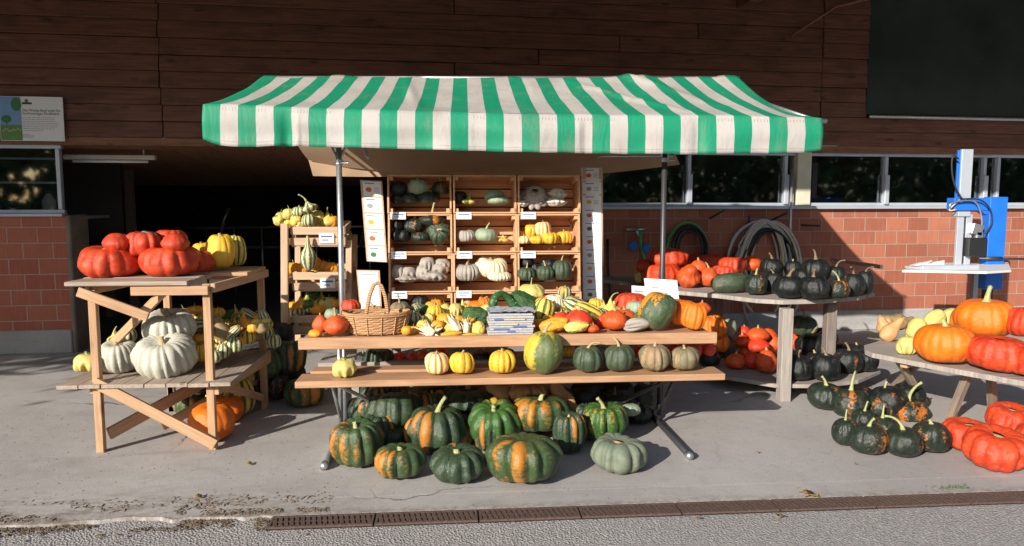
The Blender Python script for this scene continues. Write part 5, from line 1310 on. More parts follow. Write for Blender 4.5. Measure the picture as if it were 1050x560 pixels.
# ---- left table, lower shelf
grp('on the lower shelf of left table', 'squashes on the left table shelf', [
 ('white', 173.5, 335, 56, 34, G(Y=5.02, S=None, z=1, d='upper stacked pale grey pumpkin', sc_=1.0, t=8)), ('white', 122, 365.5, 44, 33, G(Y=4.92, d='smaller pale grey pumpkin', sc_=1.0, t=12)), ('white', 169, 364, 65, 41, G(Y=4.84, d='biggest pale grey pumpkin in front', sc_=1.0, t=24)),
 ('crown', 90, 372, 25, 19, G(Y=4.80, d='cream and green crown gourd at the edge')), ('bi', 118, 346, 14, 14, G(Y=5.2, d='yellow gourd behind the pale pumpkins')), ('str', 131, 344, 15, 15, G(Y=5.25, d='striped yellow gourd behind the pale pumpkins')),
 ('og', 199.5, 318, 14, 9, G(Y=5.3)), ('del', 200.5, 334, 15, 26, G(Y=5.2, a=80)), ('og', 204, 348, 13, 11, G(Y=5.1)), ('yacorn', 207, 362, 14, 18, G(Y=4.98)),
 ('buttb', 226, 337, 16, 28, G(Y=5.1, a=-15)), ('yacorn', 224, 321, 12, 11, G(Y=5.4)), ('wart', 236, 324, 16, 13, G(Y=5.45)), ('butt', 241, 339, 11, 18, G(Y=5.2, a=70)),
 ('creamp', 256, 336.5, 19, 14, G(Y=5.35, d='cream ribbed gourd')), ('del', 229, 360, 13, 16, G(Y=5.0)), ('str', 240, 354, 16, 16, G(Y=5.05)), ('ystr', 254, 346, 15, 15, G(Y=5.2)), ('og', 247, 350, 10, 10, G(Y=5.15)),
 ('hok', 265, 333, 12, 12, G(Y=5.5)), ('str', 274, 342, 13, 13, G(Y=5.45)), ('str', 281, 350, 13, 14, G(Y=5.4, S=None)), ('del', 267, 325, 13, 14, G(Y=5.55)),
 ('ogl', 214, 330, 12, 14, G(Y=5.35, a=40)), ('str', 215, 344, 14, 13, G(Y=5.2)), ('py', 188, 322, 14, 12, G(Y=5.4)), ('og', 187, 333, 12, 11, G(Y=5.3)), ('str', 248, 328, 12, 11, G(Y=5.5)), ('ystr', 226, 350, 12, 14, G(Y=5.1)), ('og', 233, 343, 10, 9, G(Y=5.2)), ('str', 219, 366, 14, 14, G(Y=4.9)), ('buttb', 263, 343, 12, 16, G(Y=5.3, a=60)), ('wart', 212, 318, 14, 11, G(Y=5.5)), ('og', 196, 325, 12, 10, G(Y=5.4)),
 ('wy', 205, 326, 12, 12, G(Y=5.35)), ('ogl', 222, 329, 11, 14, G(Y=5.45, a=-40)), ('ystr', 232, 333, 13, 12, G(Y=5.4)), ('og', 258, 327, 12, 11, G(Y=5.55)), ('str', 246, 344, 13, 12, G(Y=5.25)), ('py', 194, 345, 13, 14, G(Y=5.2)), ('del', 196, 357, 14, 18, G(Y=5.05)), ('buttb', 206, 338, 14, 22, G(Y=5.25, a=65)), ('str', 262, 338, 12, 12, G(Y=5.4)), ('wo', 270, 333, 12, 12, G(Y=5.5)), ('bi', 218, 355, 13, 13, G(Y=5.05)), ('wy', 233, 352, 12, 12, G(Y=5.1)), ('tanp', 221, 342, 14, 12, G(Y=5.25, stem=None))], S=None, sc_=1.16)
grp('under the left table', 'squashes on the ground by the left table', [
 ('orangef', 217, 432, 42, 37, G(S=0, d='largest orange pumpkin')), ('orangef', 234, 420, 28, 27, G(Y=5.2, S=0, d='smaller orange pumpkin behind the largest one')), ('ystr', 243, 403, 33, 40, G(Y=5.35, S=0, d='tall yellow squash with dark stripes')),
 ('musor', 268, 373, 38, 31, G(Y=5.66, d='orange and green squash stacked near the table corner', face=0)), ('mus', 298, 366, 32, 32, G(Y=5.75, d='dark green squash stacked highest')), ('kabo', 283, 399, 24, 30, G(Y=5.75, S=0, d='dark squash with vertical orange stripe', face=10, stem=None)),
 ('musor', 312, 397, 38, 27, G(Y=5.6, S=0, face=30, d='wide dark squash with orange side')), ('mus', 262, 398, 30, 30, G(Y=5.85, S=0, d='dark squash behind the striped one')), ('kabs', 301, 388, 24, 28, G(Y=6.05, S=0)), ('yacorn', 325, 402, 14, 14, G(Y=5.8, S=0, d='small yellow squash at the heap end')), ('tanp', 255, 388, 20, 17, G(Y=5.6, d='tan squash stacked by the rear leg')), ('orangef', 228, 396, 24, 22, G(Y=5.6, S=0, d='orange pumpkin deep behind the front leg')), ('musor', 196, 425, 26, 22, G(Y=5.35, S=0, face=0, d='green orange squash behind the crossed braces')), ('cacorn', 232, 404, 14, 13, G(Y=5.4, d='cream striped squash beside the tall yellow one')), ('kab', 288, 343, 22, 24, G(Y=6.0, d='tall dark squash leaning at the shelf end', stem=None)),
 ('og', 249, 381, 12, 12, G(Y=5.75)), ('bi', 212, 402, 12, 14, G(Y=5.6, S=0)), ('kabo', 200, 408, 26, 22, G(Y=5.7, S=0, stem=None)), ('buttb', 190, 417, 22, 20, G(Y=5.5, S=0, stem=None))], S=None, sc_=1.14)
# ---- left rack
rp = 'in the %s rack tray'
grp(rp % 'top', 'gourds in the left rack', [(k, 265 + (x0 + x1) / 2 / 3.867, 195 + (y0 + y1) / 2 / 3.867, (x1 - x0) / 3.867 * 1.1, (y1 - y0) / 3.867 * 1.1, e) for k, x0, x1, y0, y1, e in (
 ('wy', 62, 100, 100, 140, {}), ('py', 100, 140, 75, 115, {}), ('wy', 128, 172, 95, 140, {}), ('str', 140, 182, 68, 102, {}), ('strp', 172, 226, 45, 86, G(Y=6.2, a=-20, stem='long', d='striped gourd with long stem perched on top')),
 ('str', 178, 222, 98, 142, G(Y=6.16)), ('py', 215, 260, 85, 140, {}), ('bi', 250, 300, 90, 145, {}), ('og', 275, 314, 105, 148, {}), ('wy', 100, 132, 118, 150, {}), ('py', 148, 186, 120, 152, {}), ('bi', 222, 252, 118, 150, {}), ('py', 70, 110, 90, 130, G(Y=6.4)), ('py', 190, 240, 80, 120, G(Y=6.4)))] +
 [('strp', 316, 259, 13.5, 34, G(Y=6.10, a=2, stem=None, d='orange necked striped gourd hanging over the edge'))], Y=6.28, sc_=1.2)
grp(rp % 'middle', 'gourds in the left rack', [(k, 265 + (x0 + x1) / 2 / 3.867, 195 + (y0 + y1) / 2 / 3.867, (x1 - x0) / 3.867 * 1.15, (y1 - y0) / 3.867 * 1.15, {}) for k, x0, x1, y0, y1 in (
 ('og', 118, 160, 290, 330), ('og', 198, 245, 270, 315), ('og', 263, 305, 288, 325), ('og', 148, 182, 293, 330), ('og', 178, 207, 278, 320), ('og', 238, 272, 283, 320), ('og', 108, 132, 308, 340), ('bi', 225, 255, 296, 325), ('og', 160, 195, 305, 335), ('og', 282, 315, 296, 328))], Y=6.26, sc_=1.2)
grp(rp % 'bottom', 'gourds in the left rack', [(k, 265 + (x0 + x1) / 2 / 3.867, 195 + (y0 + y1) / 2 / 3.867, (x1 - x0) / 3.867 * 1.15, (y1 - y0) / 3.867 * 1.15, {}) for k, x0, x1, y0, y1 in (
 ('str', 130, 182, 466, 502), ('ogl', 145, 192, 425, 470), ('bi', 168, 222, 412, 466), ('wart', 198, 232, 402, 428), ('og', 215, 262, 450, 492), ('bi', 232, 272, 412, 458), ('py', 258, 302, 428, 472), ('og', 288, 322, 433, 464), ('str', 186, 224, 448, 486), ('og', 120, 156, 445, 480), ('ogl', 270, 310, 455, 492))], Y=6.26, sc_=1.2)
# ---- the crate wall (boxes measured 3.5x from 380,160)
def cr(row, col, rows, nm=None):
    Yc = crate_face_Y(row); cn = ['top', 'second', 'third', 'bottom'][row]; pl = 'in the %s row %s crate' % (cn, colname[col])
    out = []
    for q in rows:
        k, x0, x1, y0, y1 = q[:5]; e = dict(q[5]) if len(q) > 5 else {}
        e.setdefault('Y', Yc); out.append((k, 380 + (x0 + x1) / 7, 160 + (y0 + y1) / 7, (x1 - x0) / 3.5, (y1 - y0) / 3.5, e))
    grp(pl, 'squashes in the crate wall', out, sc_=1.2)
cr(0, 0, [('kabs', 75, 127, 92, 142, G(stem=None)), ('mint', 138, 202, 84, 140), ('kabo', 226, 280, 90, 142), ('kabo', 172, 242, 128, 172), ('kabo', 113, 172, 130, 174, G(stem=None)), ('kabs', 76, 120, 134, 174, G(stem=None))])
cr(0, 1, [('kabs', 298, 342, 126, 174), ('bi', 332, 372, 145, 174, G(Y=5.78, d='small yellow green gourd')), ('mint', 412, 476, 122, 168, G(d='larger mint green squash', stem=None)), ('mint', 426, 490, 144, 176, G(Y=5.78, d='flat mint green squash in front', stem=None))])
cr(0, 2, [('pattyg', 540, 634, 115, 180, G(t=50, Y=5.84)), ('patty', 640, 706, 118, 154), ('patty', 628, 704, 148, 181, G(Y=5.8)), ('patty', 515, 567, 158, 184, G(Y=5.8)), ('pattyg', 512, 548, 138, 176, G(t=40)), ('pattyg', 575, 640, 155, 183)])
cr(1, 0, [('kabs', 82, 122, 228, 268), ('kabo', 124, 192, 222, 277), ('kabo', 178, 264, 206, 252, G(stem='straight', d='green orange squash with tall stem stacked highest')), ('kabs', 80, 142, 262, 310), ('kabo', 150, 210, 272, 310, G(Y=5.74, stem=None)), ('bench', 206, 282, 243, 309, G(Y=5.76, t=70, d='big dark green squash turned to the viewer'))])
cr(1, 1, [('greyp', 308, 374, 266, 309, G(stem=None)), ('mint', 380, 450, 260, 310), ('bi', 458, 492, 286, 310, G(d='small yellow gourd'))])
cr(1, 2, [('cacorn', 590, 645, 236, 290), ('yacorn', 572, 624, 286, 316, G(Y=5.74)), ('yacorn', 616, 673, 275, 317, G(Y=5.74)), ('yacorn', 668, 720, 270, 315), ('yacorn', 518, 554, 268, 302), ('yacorn', 553, 592, 246, 292), ('cacorn', 528, 573, 286, 317, G(Y=5.74))])
cr(2, 0, [('crowng', 72, 122, 390, 442), ('crowng', 110, 163, 398, 442), ('crowng', 178, 230, 362, 412), ('crowng', 164, 218, 393, 442), ('crowng', 213, 280, 383, 424), ('crowng', 190, 268, 416, 448, G(Y=5.7)), ('crowng', 233, 282, 368, 404), ('pattyg', 95, 168, 428, 454, G(Y=5.7))])
cr(2, 1, [('greyp', 300, 392, 386, 447), ('creamp', 383, 482, 362, 430, G(Y=5.78, t=15, d='large cream ribbed pumpkin')), ('creamp', 424, 499, 414, 449, G(Y=5.7, d='flat cream ribbed pumpkin below the large one', stem='button'))])
cr(2, 2, [('bench', 530, 590, 400, 449, G(Y=5.68, stem='mid')), ('kabs', 538, 582, 362, 404, G(stem='mid')), ('bench', 596, 657, 393, 448, G(Y=5.68, stem='mid')), ('bench', 654, 720, 373, 446, G(Y=5.7, stem='mid')), ('kabs', 610, 667, 368, 408, G(stem=None)), ('kabs', 570, 605, 385, 430, G(stem=None))])
cr(3, 0, [('kabs', 150, 205, 500, 550), ('kabs', 95, 140, 515, 556), ('og', 215, 255, 515, 550)])
cr(3, 1, [('butt', 328, 368, 512, 548), ('butt', 363, 402, 518, 552, G(a=30)), ('orangef', 352, 430, 515, 562, G(stem='mid')), ('og', 305, 340, 525, 560)])
cr(3, 2, [('hokr', 653, 692, 473, 508, G(a=-10)), ('hokr', 688, 724, 482, 512), ('hokr', 620, 660, 490, 520), ('og', 540, 580, 500, 530)])

# ---- on the folding table
T = 'on the folding table'; TG = 'squashes on the folding table'
grp(T, TG, [
 ('hok', 329, 335.5, 16, 20, G(Y=4.62, S=ZU, d='red squash with pale stem at the far end')), ('hok', 344.6, 337, 24, 21, G(Y=4.58, S=ZU, stem='mid', d='large red squash with curved stem by the basket')), ('og', 323.5, 346, 13, 8, G(Y=4.52, S=ZU, d='small yellow gourd at the table end')),
 ('mint', 340.5, 322, 14, 11, G(Y=4.9, d='grey green gourd behind the red ones', stem=None)), ('red', 360, 314, 18, 14, G(Y=5.1, d='red squash behind the basket')), ('turban', 366, 323, 17, 12, G(Y=4.9, d='pinkish turban squash behind the basket')), ('tanp', 383, 320, 18, 13, G(Y=4.85, d='tan gourd seen through the basket handle', stem='mid')), ('tanp', 352, 327, 16, 11, G(Y=4.85, d='pale tan gourd left of the basket')),
 ('benchtan', 410, 318, 20, 17, G(Y=4.95, stem='straight', d='striped grey green squash with thick stem')), ('wart', 418, 334, 14, 14, G(Y=4.75, d='small dark speckled gourd by the basket')), ('str', 424, 328, 17, 16, G(Y=4.8)), ('wart', 433, 318, 16, 12, G(Y=5.05)), ('yacorn', 446, 321, 16, 17, G(Y=4.9, stem='hook', d='yellow acorn squash with long curled stem')), ('og', 417, 345, 10, 9, G(Y=4.56, S=ZU, d='tiny orange gourd beside the basket')),
 ('og', 456, 328, 16, 14, G(Y=4.8)), ('crown', 467, 318, 15, 14, G(Y=4.98, stem=None)), ('ogl', 473, 328, 13, 16, G(Y=4.85, a=60)), ('wy', 434, 334, 14, 12, G(Y=4.7)), ('py', 462, 338, 13, 13, G(Y=4.65)), ('wy', 490, 338, 17, 14, G(Y=4.62, a=90, d='knobbly yellow green gourd beside brochures')), ('wart', 488.5, 324, 18, 28, G(Y=4.82, a=-75, d='long warty dark green gourd')),
 ('bi', 480, 338, 12, 12, G(Y=4.7, S=ZU)), ('og', 405, 328, 13, 11, G(Y=4.9)), ('og', 449, 334, 12, 11, G(Y=4.7)), ('py', 440, 327, 11, 12, G(Y=4.8)), ('str', 428, 316, 12, 10, G(Y=5.1)), ('cush', 497, 311, 14, 12, G(Y=5.15, stem='hook', d='orange squash with curled stem')),
 ('wart', 536, 311, 22, 32, G(Y=4.86, a=-62, d='large warty dark green gourd behind brochures')), ('py', 545, 300.5, 26, 19, G(Y=5.05, d='large pale yellow gourd at the back')), ('ystr', 557.5, 318, 21, 25, G(Y=4.85, a=12, stem='short', d='yellow squash with dark stripes by the brochures')), ('creamp', 568, 311, 20, 18, G(Y=5.0)), ('del', 589.6, 314, 17, 27, G(Y=4.95, a=-62)), ('ystr', 604, 321, 18, 34, G(Y=4.78, a=-58, stem='short', d='long yellow squash with green stripes')),
 ('hokr', 575.6, 327, 18, 16, G(Y=4.72)), ('hokr', 593.5, 332.5, 26, 22, G(Y=4.62, S=ZU, d='larger scarlet squash')), ('wo', 568, 337, 14, 30, G(Y=4.55, S=ZU, a=78)), ('wy', 591, 340, 12, 25, G(Y=4.52, S=ZU, a=82, d='twisted yellow orange gourd')), ('hokr', 617, 330, 15, 17, G(Y=4.75)), ('hok', 630, 333.5, 26, 21, G(Y=4.62, S=ZU, d='round red squash in front of the notice')), ('hok', 640, 324, 22, 15, G(Y=4.78, d='orange squash beneath the flat red pumpkin')), ('bi', 626, 315, 16, 17, G(Y=4.92, stem='bigcurl', d='yellow green gourd with long green stem')),
 ('red', 647, 310, 32, 19, G(Y=5.02, d='flat red pumpkin beside the notice')), ('mint', 652, 316, 18, 15, G(Y=4.86, d='grey green squash beside the orange banded one', stem=None)), ('wart', 656, 326, 12, 14, G(Y=4.72, d='bright green speckled gourd')), ('crowng', 652.5, 337, 12, 26, G(Y=4.56, S=ZU, a=80, d='pale tapering white gourd at the front')),
 ('bigor', 674, 322.5, 34, 38, G(Y=4.62, S=ZU, a=25, face=-70)), ('orange', 697, 328, 34, 27, G(Y=4.74, S=ZU, stem=None, d='large dull orange pumpkin')), ('cush', 711, 326.5, 24, 27, G(Y=4.60, S=ZU, a=8, d='bright orange pumpkin at the right end', stem=None)), ('hok', 608, 343, 12, 9, G(Y=4.54, S=ZU)), ('str', 579, 300, 13, 13, G(Y=5.2)), ('hok', 664, 338, 12, 10, G(Y=4.7)), ('og', 552, 332, 12, 10, G(Y=4.72)), ('yacorn', 611, 312, 14, 12, G(Y=5.1)),
 ('og', 442, 314, 12, 10, G(Y=5.15)), ('wy', 456, 317, 12, 11, G(Y=5.1)), ('str', 463, 330, 12, 12, G(Y=4.85)), ('yacorn', 478, 318, 13, 12, G(Y=5.05)), ('og', 424, 339, 11, 10, G(Y=4.65)), ('ystr', 470, 336, 13, 12, G(Y=4.7)), ('wo', 484, 331, 12, 12, G(Y=4.78)), ('py', 500, 318, 13, 12, G(Y=5.0)), ('hok', 600, 318, 14, 13, G(Y=4.95)), ('hokr', 583, 318, 13, 12, G(Y=5.0)), ('str', 616, 322, 13, 12, G(Y=4.85)), ('hok', 646, 334, 14, 13, G(Y=4.68)), ('cacorn', 634, 314, 14, 12, G(Y=5.05)), ('og', 562, 328, 12, 10, G(Y=4.75)), ('red', 690, 314, 26, 15, G(Y=5.0, d='red pumpkin behind the orange banded one')), ('hok', 720, 316, 16, 13, G(Y=5.0))], sc_=1.12)

def fillers(n, x0, x1, yfun, Yfun, kinds, place, group, s0=10, s1=15, seed=1):
    rg = random.Random(seed); rows = []
    for i in range(n):
        cx = x0 + (x1 - x0) * (i + rg.uniform(.1, .9)) / n; v = rg.random(); k = rg.choice(kinds); w = rg.uniform(s0, s1)
        lng = k in ('del', 'ogl', 'strp', 'pyl', 'butt'); rows.append((k, cx, yfun(cx, v), w * (.8 if lng else 1), w * (1.5 if lng else .9), G(Y=Yfun(v), **({'a': rg.uniform(-110, 110)} if lng else {}), d=KD[k][6] + rg.choice((' buried', ' wedged', ' hidden')))))
    grp(place, group, rows, sc_=1.0)
fillers(34, 402, 500, lambda x, v: 343 - 26 * v, lambda v: 4.62 + .42 * v, ['og', 'bi', 'str', 'ystr', 'wy', 'py', 'yacorn', 'ogl', 'del', 'wo', 'pyl'], 'between basket and brochures', TG, 9, 14, 4)
fillers(16, 552, 668, lambda x, v: 340 - 28 * v, lambda v: 4.60 + .44 * v, ['hok', 'hokr', 'str', 'bi', 'del', 'wy', 'og'], 'right of the brochures', TG, 10, 16, 8)
fillers(30, 188, 276, lambda x, v: 352 - (x - 188) * .12 - 24 * v + 14 * (1 - v) * (x < 225), lambda v: 4.98 + .48 * v, ['og', 'str', 'ystr', 'wy', 'del', 'ogl', 'buttb', 'bi', 'yacorn', 'wo'], 'behind the pale pumpkins', 'squashes on the left table shelf', 10, 15, 12)
fillers(8, 376, 610, lambda x, v: 418 - 14 * v, lambda v: 4.85 + .2 * v, ['mus', 'kab', 'musor'], 'deep under the front plank', 'squashes piled under the folding table', 28, 38, 3)
# goose neck gourd
gn = root('swan_neck_gourd', atY(524, 318, 4.84), 'dark green speckled swan neck gourd arching behind the brochures', 'gourd', TG)
mb = MB(); q = [atY(x, y, Y) for x, y, Y in ((505, 318, 4.74), (505.5, 310, 4.74), (508.5, 304, 4.75), (514, 301, 4.77), (520, 304, 4.78), (525, 311, 4.79), (530, 319, 4.80), (536, 326, 4.82), (541, 330, 4.83))]
pts = []; rs = []; rr_ = [.022, .030, .026, .023, .024, .030, .045, .052, .020]
for i in range(len(q) - 1):
    for k in range(5): pts.append(q[i].lerp(q[i + 1], k / 5)); rs.append((rr_[i] * (1 - k / 5) + rr_[i + 1] * k / 5) * (1 + .05 * math.sin(i * 5 + k * 2)))
mb.tube([q[0] + V3(0, 0, -.022)] + pts + [q[-1]], [.007] + rs + [.012], 14); me = mb.mesh('body'); o = link('body', me, SM['wart'], gn, True); o.matrix_parent_inverse = gn.matrix_basis.inverted()
sub_ = o.modifiers.new('s', 'SUBSURF'); sub_.levels = sub_.render_levels = 1
# corn cobs
def corn(p0, p1, r, husk, label):
    p0, p1 = Vector(p0), Vector(p1); o = root('corn_cob', p0, label, 'corn', 'corn cobs on the folding table'); mb = MB(); ax = (p1 - p0); L = ax.length; ax.normalize()
    u = ax.orthogonal().normalized(); w = ax.cross(u)
    vs = []; NR, NC = 20, 24
    for i in range(NR):
        t = i / (NR - 1); R_ = r * (math.sin(math.pi * (.10 + .86 * t)) ** .5) * (1 if t < .7 else 1 - .4 * (t - .7) / .3)
        for j in range(NC): a_ = 6.283 * j / NC; k = 1 + .08 * (1 if j % 2 else -1) * (1 if i % 2 else .3); vs.append(p0 + ax * L * t + (u * math.cos(a_) + w * math.sin(a_)) * R_ * k)
    mb.add(vs, [(i * NC + j, i * NC + (j + 1) % NC, (i + 1) * NC + (j + 1) % NC, (i + 1) * NC + j) for i in range(NR - 1) for j in range(NC)]); sub(o, mb, 'kernels', SM['yellow'] if not husk == 2 else M['paper'], smooth=True)
    if husk:
        mb = MB()
        for k in range(8):
            a_ = k * .8 + rnd.uniform(-.2, .2); dv_ = u * math.cos(a_) + w * math.sin(a_); ln = L * rnd.uniform(.7, 1.15); vs = []; n = 7; bend = rnd.uniform(.2, 1.0) * (1 if k % 2 else .3); sd = ax.cross(dv_)
            for i in range(n + 1):
                t = i / n; c_ = p0 + ax * ln * (t * (.75 if bend > .6 else .95)) + dv_ * (r * 1.1 + ln * bend * .35 * t * t); wd = .016 * math.sin(math.pi * min(.97, t * .85 + .15)) + .001
                vs += [c_ - sd * wd, c_ + dv_ * .004, c_ + sd * wd]
            mb.add(vs, [(i * 3 + j, i * 3 + j + 1, i * 3 + j + 4, i * 3 + j + 3) for i in range(n) for j in (0, 1)])
        mb.tube([p0, p0 - ax * .04], [.008, .006], 8); h_ = sub(o, mb, 'husk', M['husk'], smooth=True)
        m_ = h_.modifiers.new('t', 'SOLIDIFY'); m_.thickness = .0012
t_ = NT('dry corn husk'); n_ = t_.noise(t_.mapv(t_.obj(), (80, 80, 20)), 1, 3); M['husk'] = t_.fin(t_.mix(n_, (.55, .47, .30), (.82, .76, .60)), .7)
corn(atY(452, 344, 4.52), atY(474, 341, 4.53), .019, 0, 'yellow corn cob lying at the table edge, nearer the basket')
corn(atY(474, 344.5, 4.50), atY(493, 344, 4.52), .018, 0, 'yellow corn cob lying at the table edge beside the brochures')
corn(atY(471, 340, 4.60), atY(459, 323, 4.66), .018, 1, 'corn cob in open white husk pointing up among gourds')
corn(atY(446, 343, 4.52), atY(429, 333, 4.58), .018, 1, 'husk wrapped corn cob lying beside the basket')
corn(atY(436, 346, 4.52), atY(452, 335, 4.6), .016, 1, 'corn cob with loose dry husk leaves near the basket')
corn(atY(478, 342, 4.58), atY(480, 326, 4.62), .014, 1, 'upright corn cob in pale husk left of the brochures')

# ---- on the front plank
grp('on the front plank', 'squashes in a row on the front plank', [
 ('crown', 353, 376, 25, 19, G(S=ZB, Y=4.40, d='spiky yellow crown gourd')), ('cacorn', 447.7, 373, 25, 23, G(S=ZB, Y=4.42)), ('yacorn', 474, 372, 25, 23, G(S=ZB, Y=4.42, d='yellow orange acorn squash right of the cream one')), ('yacorn', 515, 371, 27, 24, G(S=ZB, Y=4.42, d='yellow green acorn squash beside the tall mottled squash')),
 ('tall', 557.5, 362, 38, 43, G(S=ZB, Y=4.40, face=-70)), ('bench', 602.5, 369, 29, 27, G(S=ZB, Y=4.41, stem='hook')), ('bench', 635, 368.5, 31, 28, G(S=ZB, Y=4.41, stem='hook')), ('benchtan', 671, 367, 31, 27.5, G(S=ZB, Y=4.41)), ('benchtan', 702, 366.5, 30, 24, G(S=ZB, Y=4.42, d='tan and olive squash'))])
grp('on the low bench seen between planks', 'squashes on the low bench', [
 ('mus', 388, 367, 30, 20, {}), ('hokr', 410, 367, 13, 13, {}), ('hokr', 423, 367, 13, 13, {}), ('hok', 434, 365, 14, 14, {}), ('hok', 452, 362, 16, 14, {}), ('kabs', 496, 366, 22, 16, {}), ('yacorn', 584, 361, 12, 14, {}), ('yacorn', 577, 364, 10, 12, {}), ('hokr', 655, 361, 18, 13, {}), ('redr', 704, 358, 32, 18, {}), ('hokr', 727, 358, 14, 15, {}), ('kabs', 520, 364, 16, 14, {}), ('kabs', 372, 368, 16, 14, {}), ('hokr', 690, 360, 14, 14, {})], Y=5.28)

# ---- pile under the table
U = 'in the pile under the table'
grp(U, 'squashes piled under the folding table', [
 ('musor', 366, 454.5, 50, 46, G(S=0, d='big half orange green squash at the pile end', face=-45, t=8)), ('musor', 410.5, 473, 52, 34, G(S=0, d='low squash with orange ribs in the front row', face=0, stem='stub')), ('mus', 469, 475.5, 54, 35, G(S=0, d='dark green squash in the front row', face=175, stem='stub')),
 ('musor', 537.5, 470, 80, 50, G(S=0, d='widest green orange squash in the front row', face=-40, stem=None, t=-4)), ('musdust', 633.5, 465, 57, 35, G(S=0)),
 ('mus', 404, 421, 54, 37, G(Y=4.72, d='dark green squash stacked behind the half orange one', stem=None, t=-10)), ('mus', 448, 440, 58, 45, G(Y=4.52, d='stacked dark squash with one orange rib', face=0, stem='mid')), ('musbr', 507, 434, 52, 41, G(Y=4.50, d='stacked bright green squash', face=150, t=12)),
 ('musor', 554, 424, 60, 37, G(Y=4.58, d='stacked green squash with orange yellow ribs', face=-10)), ('musbr', 619.5, 431.6, 46, 35, G(Y=4.55, d='bright green squash on the grey green one', face=0, stem='mid')),
 ('mus', 481, 409, 60, 28, G(Y=4.95, d='large dark squash at the back')), ('kabs', 442, 403, 29, 20, G(Y=5.0, stem='mid')), ('mus', 409, 402, 24, 15, G(Y=5.05, d='small dark green squash at the back')), ('kabo', 367, 420, 25, 24, G(Y=5.0, stem=None)), ('kabs', 436, 418, 18, 15, G(Y=4.85, stem=None)), ('mus', 401, 446, 40, 24, G(Y=4.62, d='shaded dark squash between the stacks')),
 ('butt', 511, 402, 24, 30, G(Y=4.9, a=-50)), ('tanp', 542, 402, 40, 20, G(Y=4.85)), ('butt', 574, 406, 22, 34, G(Y=4.82, a=-25)), ('butt', 587, 420, 15, 30, G(Y=4.75, a=-10)),
 ('mus', 583, 452, 32, 40, G(Y=4.40, S=0, d='shaded upright dark squash beside the grey one')), ('mus', 601, 448, 26, 36, G(Y=4.62, S=0, d='shaded dark squash behind the grey one')), ('kab', 597, 407, 24, 22, G(Y=4.98, stem=None)), ('kabs', 611, 396, 26, 16, G(Y=5.1, stem=None)), ('kabs', 635, 400, 30, 20, G(Y=5.05)), ('kab', 631, 413, 22, 20, G(Y=4.9, stem='mid')), ('mint', 645, 420, 22, 14, G(Y=4.85, stem=None)), ('kabo', 660, 408, 24, 28, G(Y=5.05, stem=None)), ('kabs', 654, 430, 26, 20, G(Y=4.95, S=0)),
 ('mus', 430, 455, 34, 40, G(Y=4.85, S=0, d='dark squash deep in the pile')), ('mus', 500, 458, 40, 36, G(Y=4.80, S=0, d='dark squash deep in the pile')), ('mus', 540, 440, 40, 40, G(Y=4.95, S=0, d='dark squash deep in the pile')), ('mus', 385, 440, 40, 40, G(Y=4.9, S=0, d='dark squash deep in the pile')), ('mus', 465, 425, 40, 36, G(Y=5.1, S=.1, d='dark squash deep in the pile')), ('kab', 618, 438, 30, 34, G(Y=5.0, S=0, stem=None)), ('kab', 640, 440, 30, 30, G(Y=5.0, S=0, stem=None)),
 ('mus', 433, 462, 34, 34, G(Y=4.5, S=0, d='dark squash half hidden behind front ones', stem=None)), ('mus', 502, 466, 34, 36, G(Y=4.45, S=0, d='dark squash half hidden behind front ones', stem=None)), ('mus', 388, 458, 34, 34, G(Y=4.6, S=0, d='dark squash half hidden behind front ones', stem=None)), ('musor', 470, 449, 36, 30, G(Y=4.62, d='half hidden mottled squash between stacked ones', stem=None)), ('mus', 528, 441, 34, 30, G(Y=4.66, d='dark squash wedged between others', stem=None)), ('mus', 590, 435, 34, 30, G(Y=4.72, d='half hidden dark squash left of the bright one', stem=None)), ('mus', 385, 405, 30, 22, G(Y=4.95, d='dark squash under the plank at the left')), ('mus', 520, 412, 44, 26, G(Y=5.0, d='dark squash behind the tan ones'))], sc_=1.09)

# ---- right two level table
P1 = 'on the rounded table top'
grp(P1, 'squashes on the rounded table', [
 ('red', 662, 273, 18, 15, G(Y=6.85)), ('red', 686, 264.6, 39, 20, G(Y=6.75, d='red pumpkin stacked highest')), ('red', 678, 281, 37, 22, G(Y=6.6, d='wide red pumpkin under the highest one')), ('py', 656, 285, 11, 12, G(S=ZR, d='small cream gourd at the table corner')), ('turban', 706.5, 282, 23, 28, G(S=ZR, t=40)), ('hok', 726.6, 284, 19, 21, G(S=ZR, stem='mid')), ('hok', 716, 274, 18, 16, G(Y=6.6)),
 ('red', 722, 268, 34, 16, G(S=ZR, d='shaded red pumpkin at the back')), ('red', 751, 272, 28, 18, G(Y=6.75, d='shaded red pumpkin beside the hoses')), ('hok', 771, 270, 20, 17, G(Y=6.85, d='shaded orange red squash below the hoses')), ('red', 742, 280, 24, 16, G(Y=6.7)), 
 ('longg', 748, 290, 20, 38, G(S=ZR, a=88)), ('kabo', 775, 291.5, 22, 22, G(S=ZR)), ('kab', 791, 274, 22, 19, G(Y=6.45)), ('kabs', 813, 276, 17, 18, G(Y=6.5)), ('kabh', 836, 276, 26, 22, G(Y=6.3)), ('kab', 809, 294, 30, 24, G(S=ZR)), ('kab', 834.6, 295, 29, 25, G(S=ZR)), ('kabo', 860, 297, 20, 20, G(S=ZR, stem='long')), ('kabh', 875, 292, 22, 24, G(S=ZR)), ('kabh', 887, 290, 16, 25, G(S=ZR)), ('kab', 793, 290, 16, 22, G(S=ZR)), ('kabh', 857, 281, 20, 17, G(Y=6.3)), ('kabs', 824, 285, 20, 20, G(Y=6.35))], sc_=1.08)
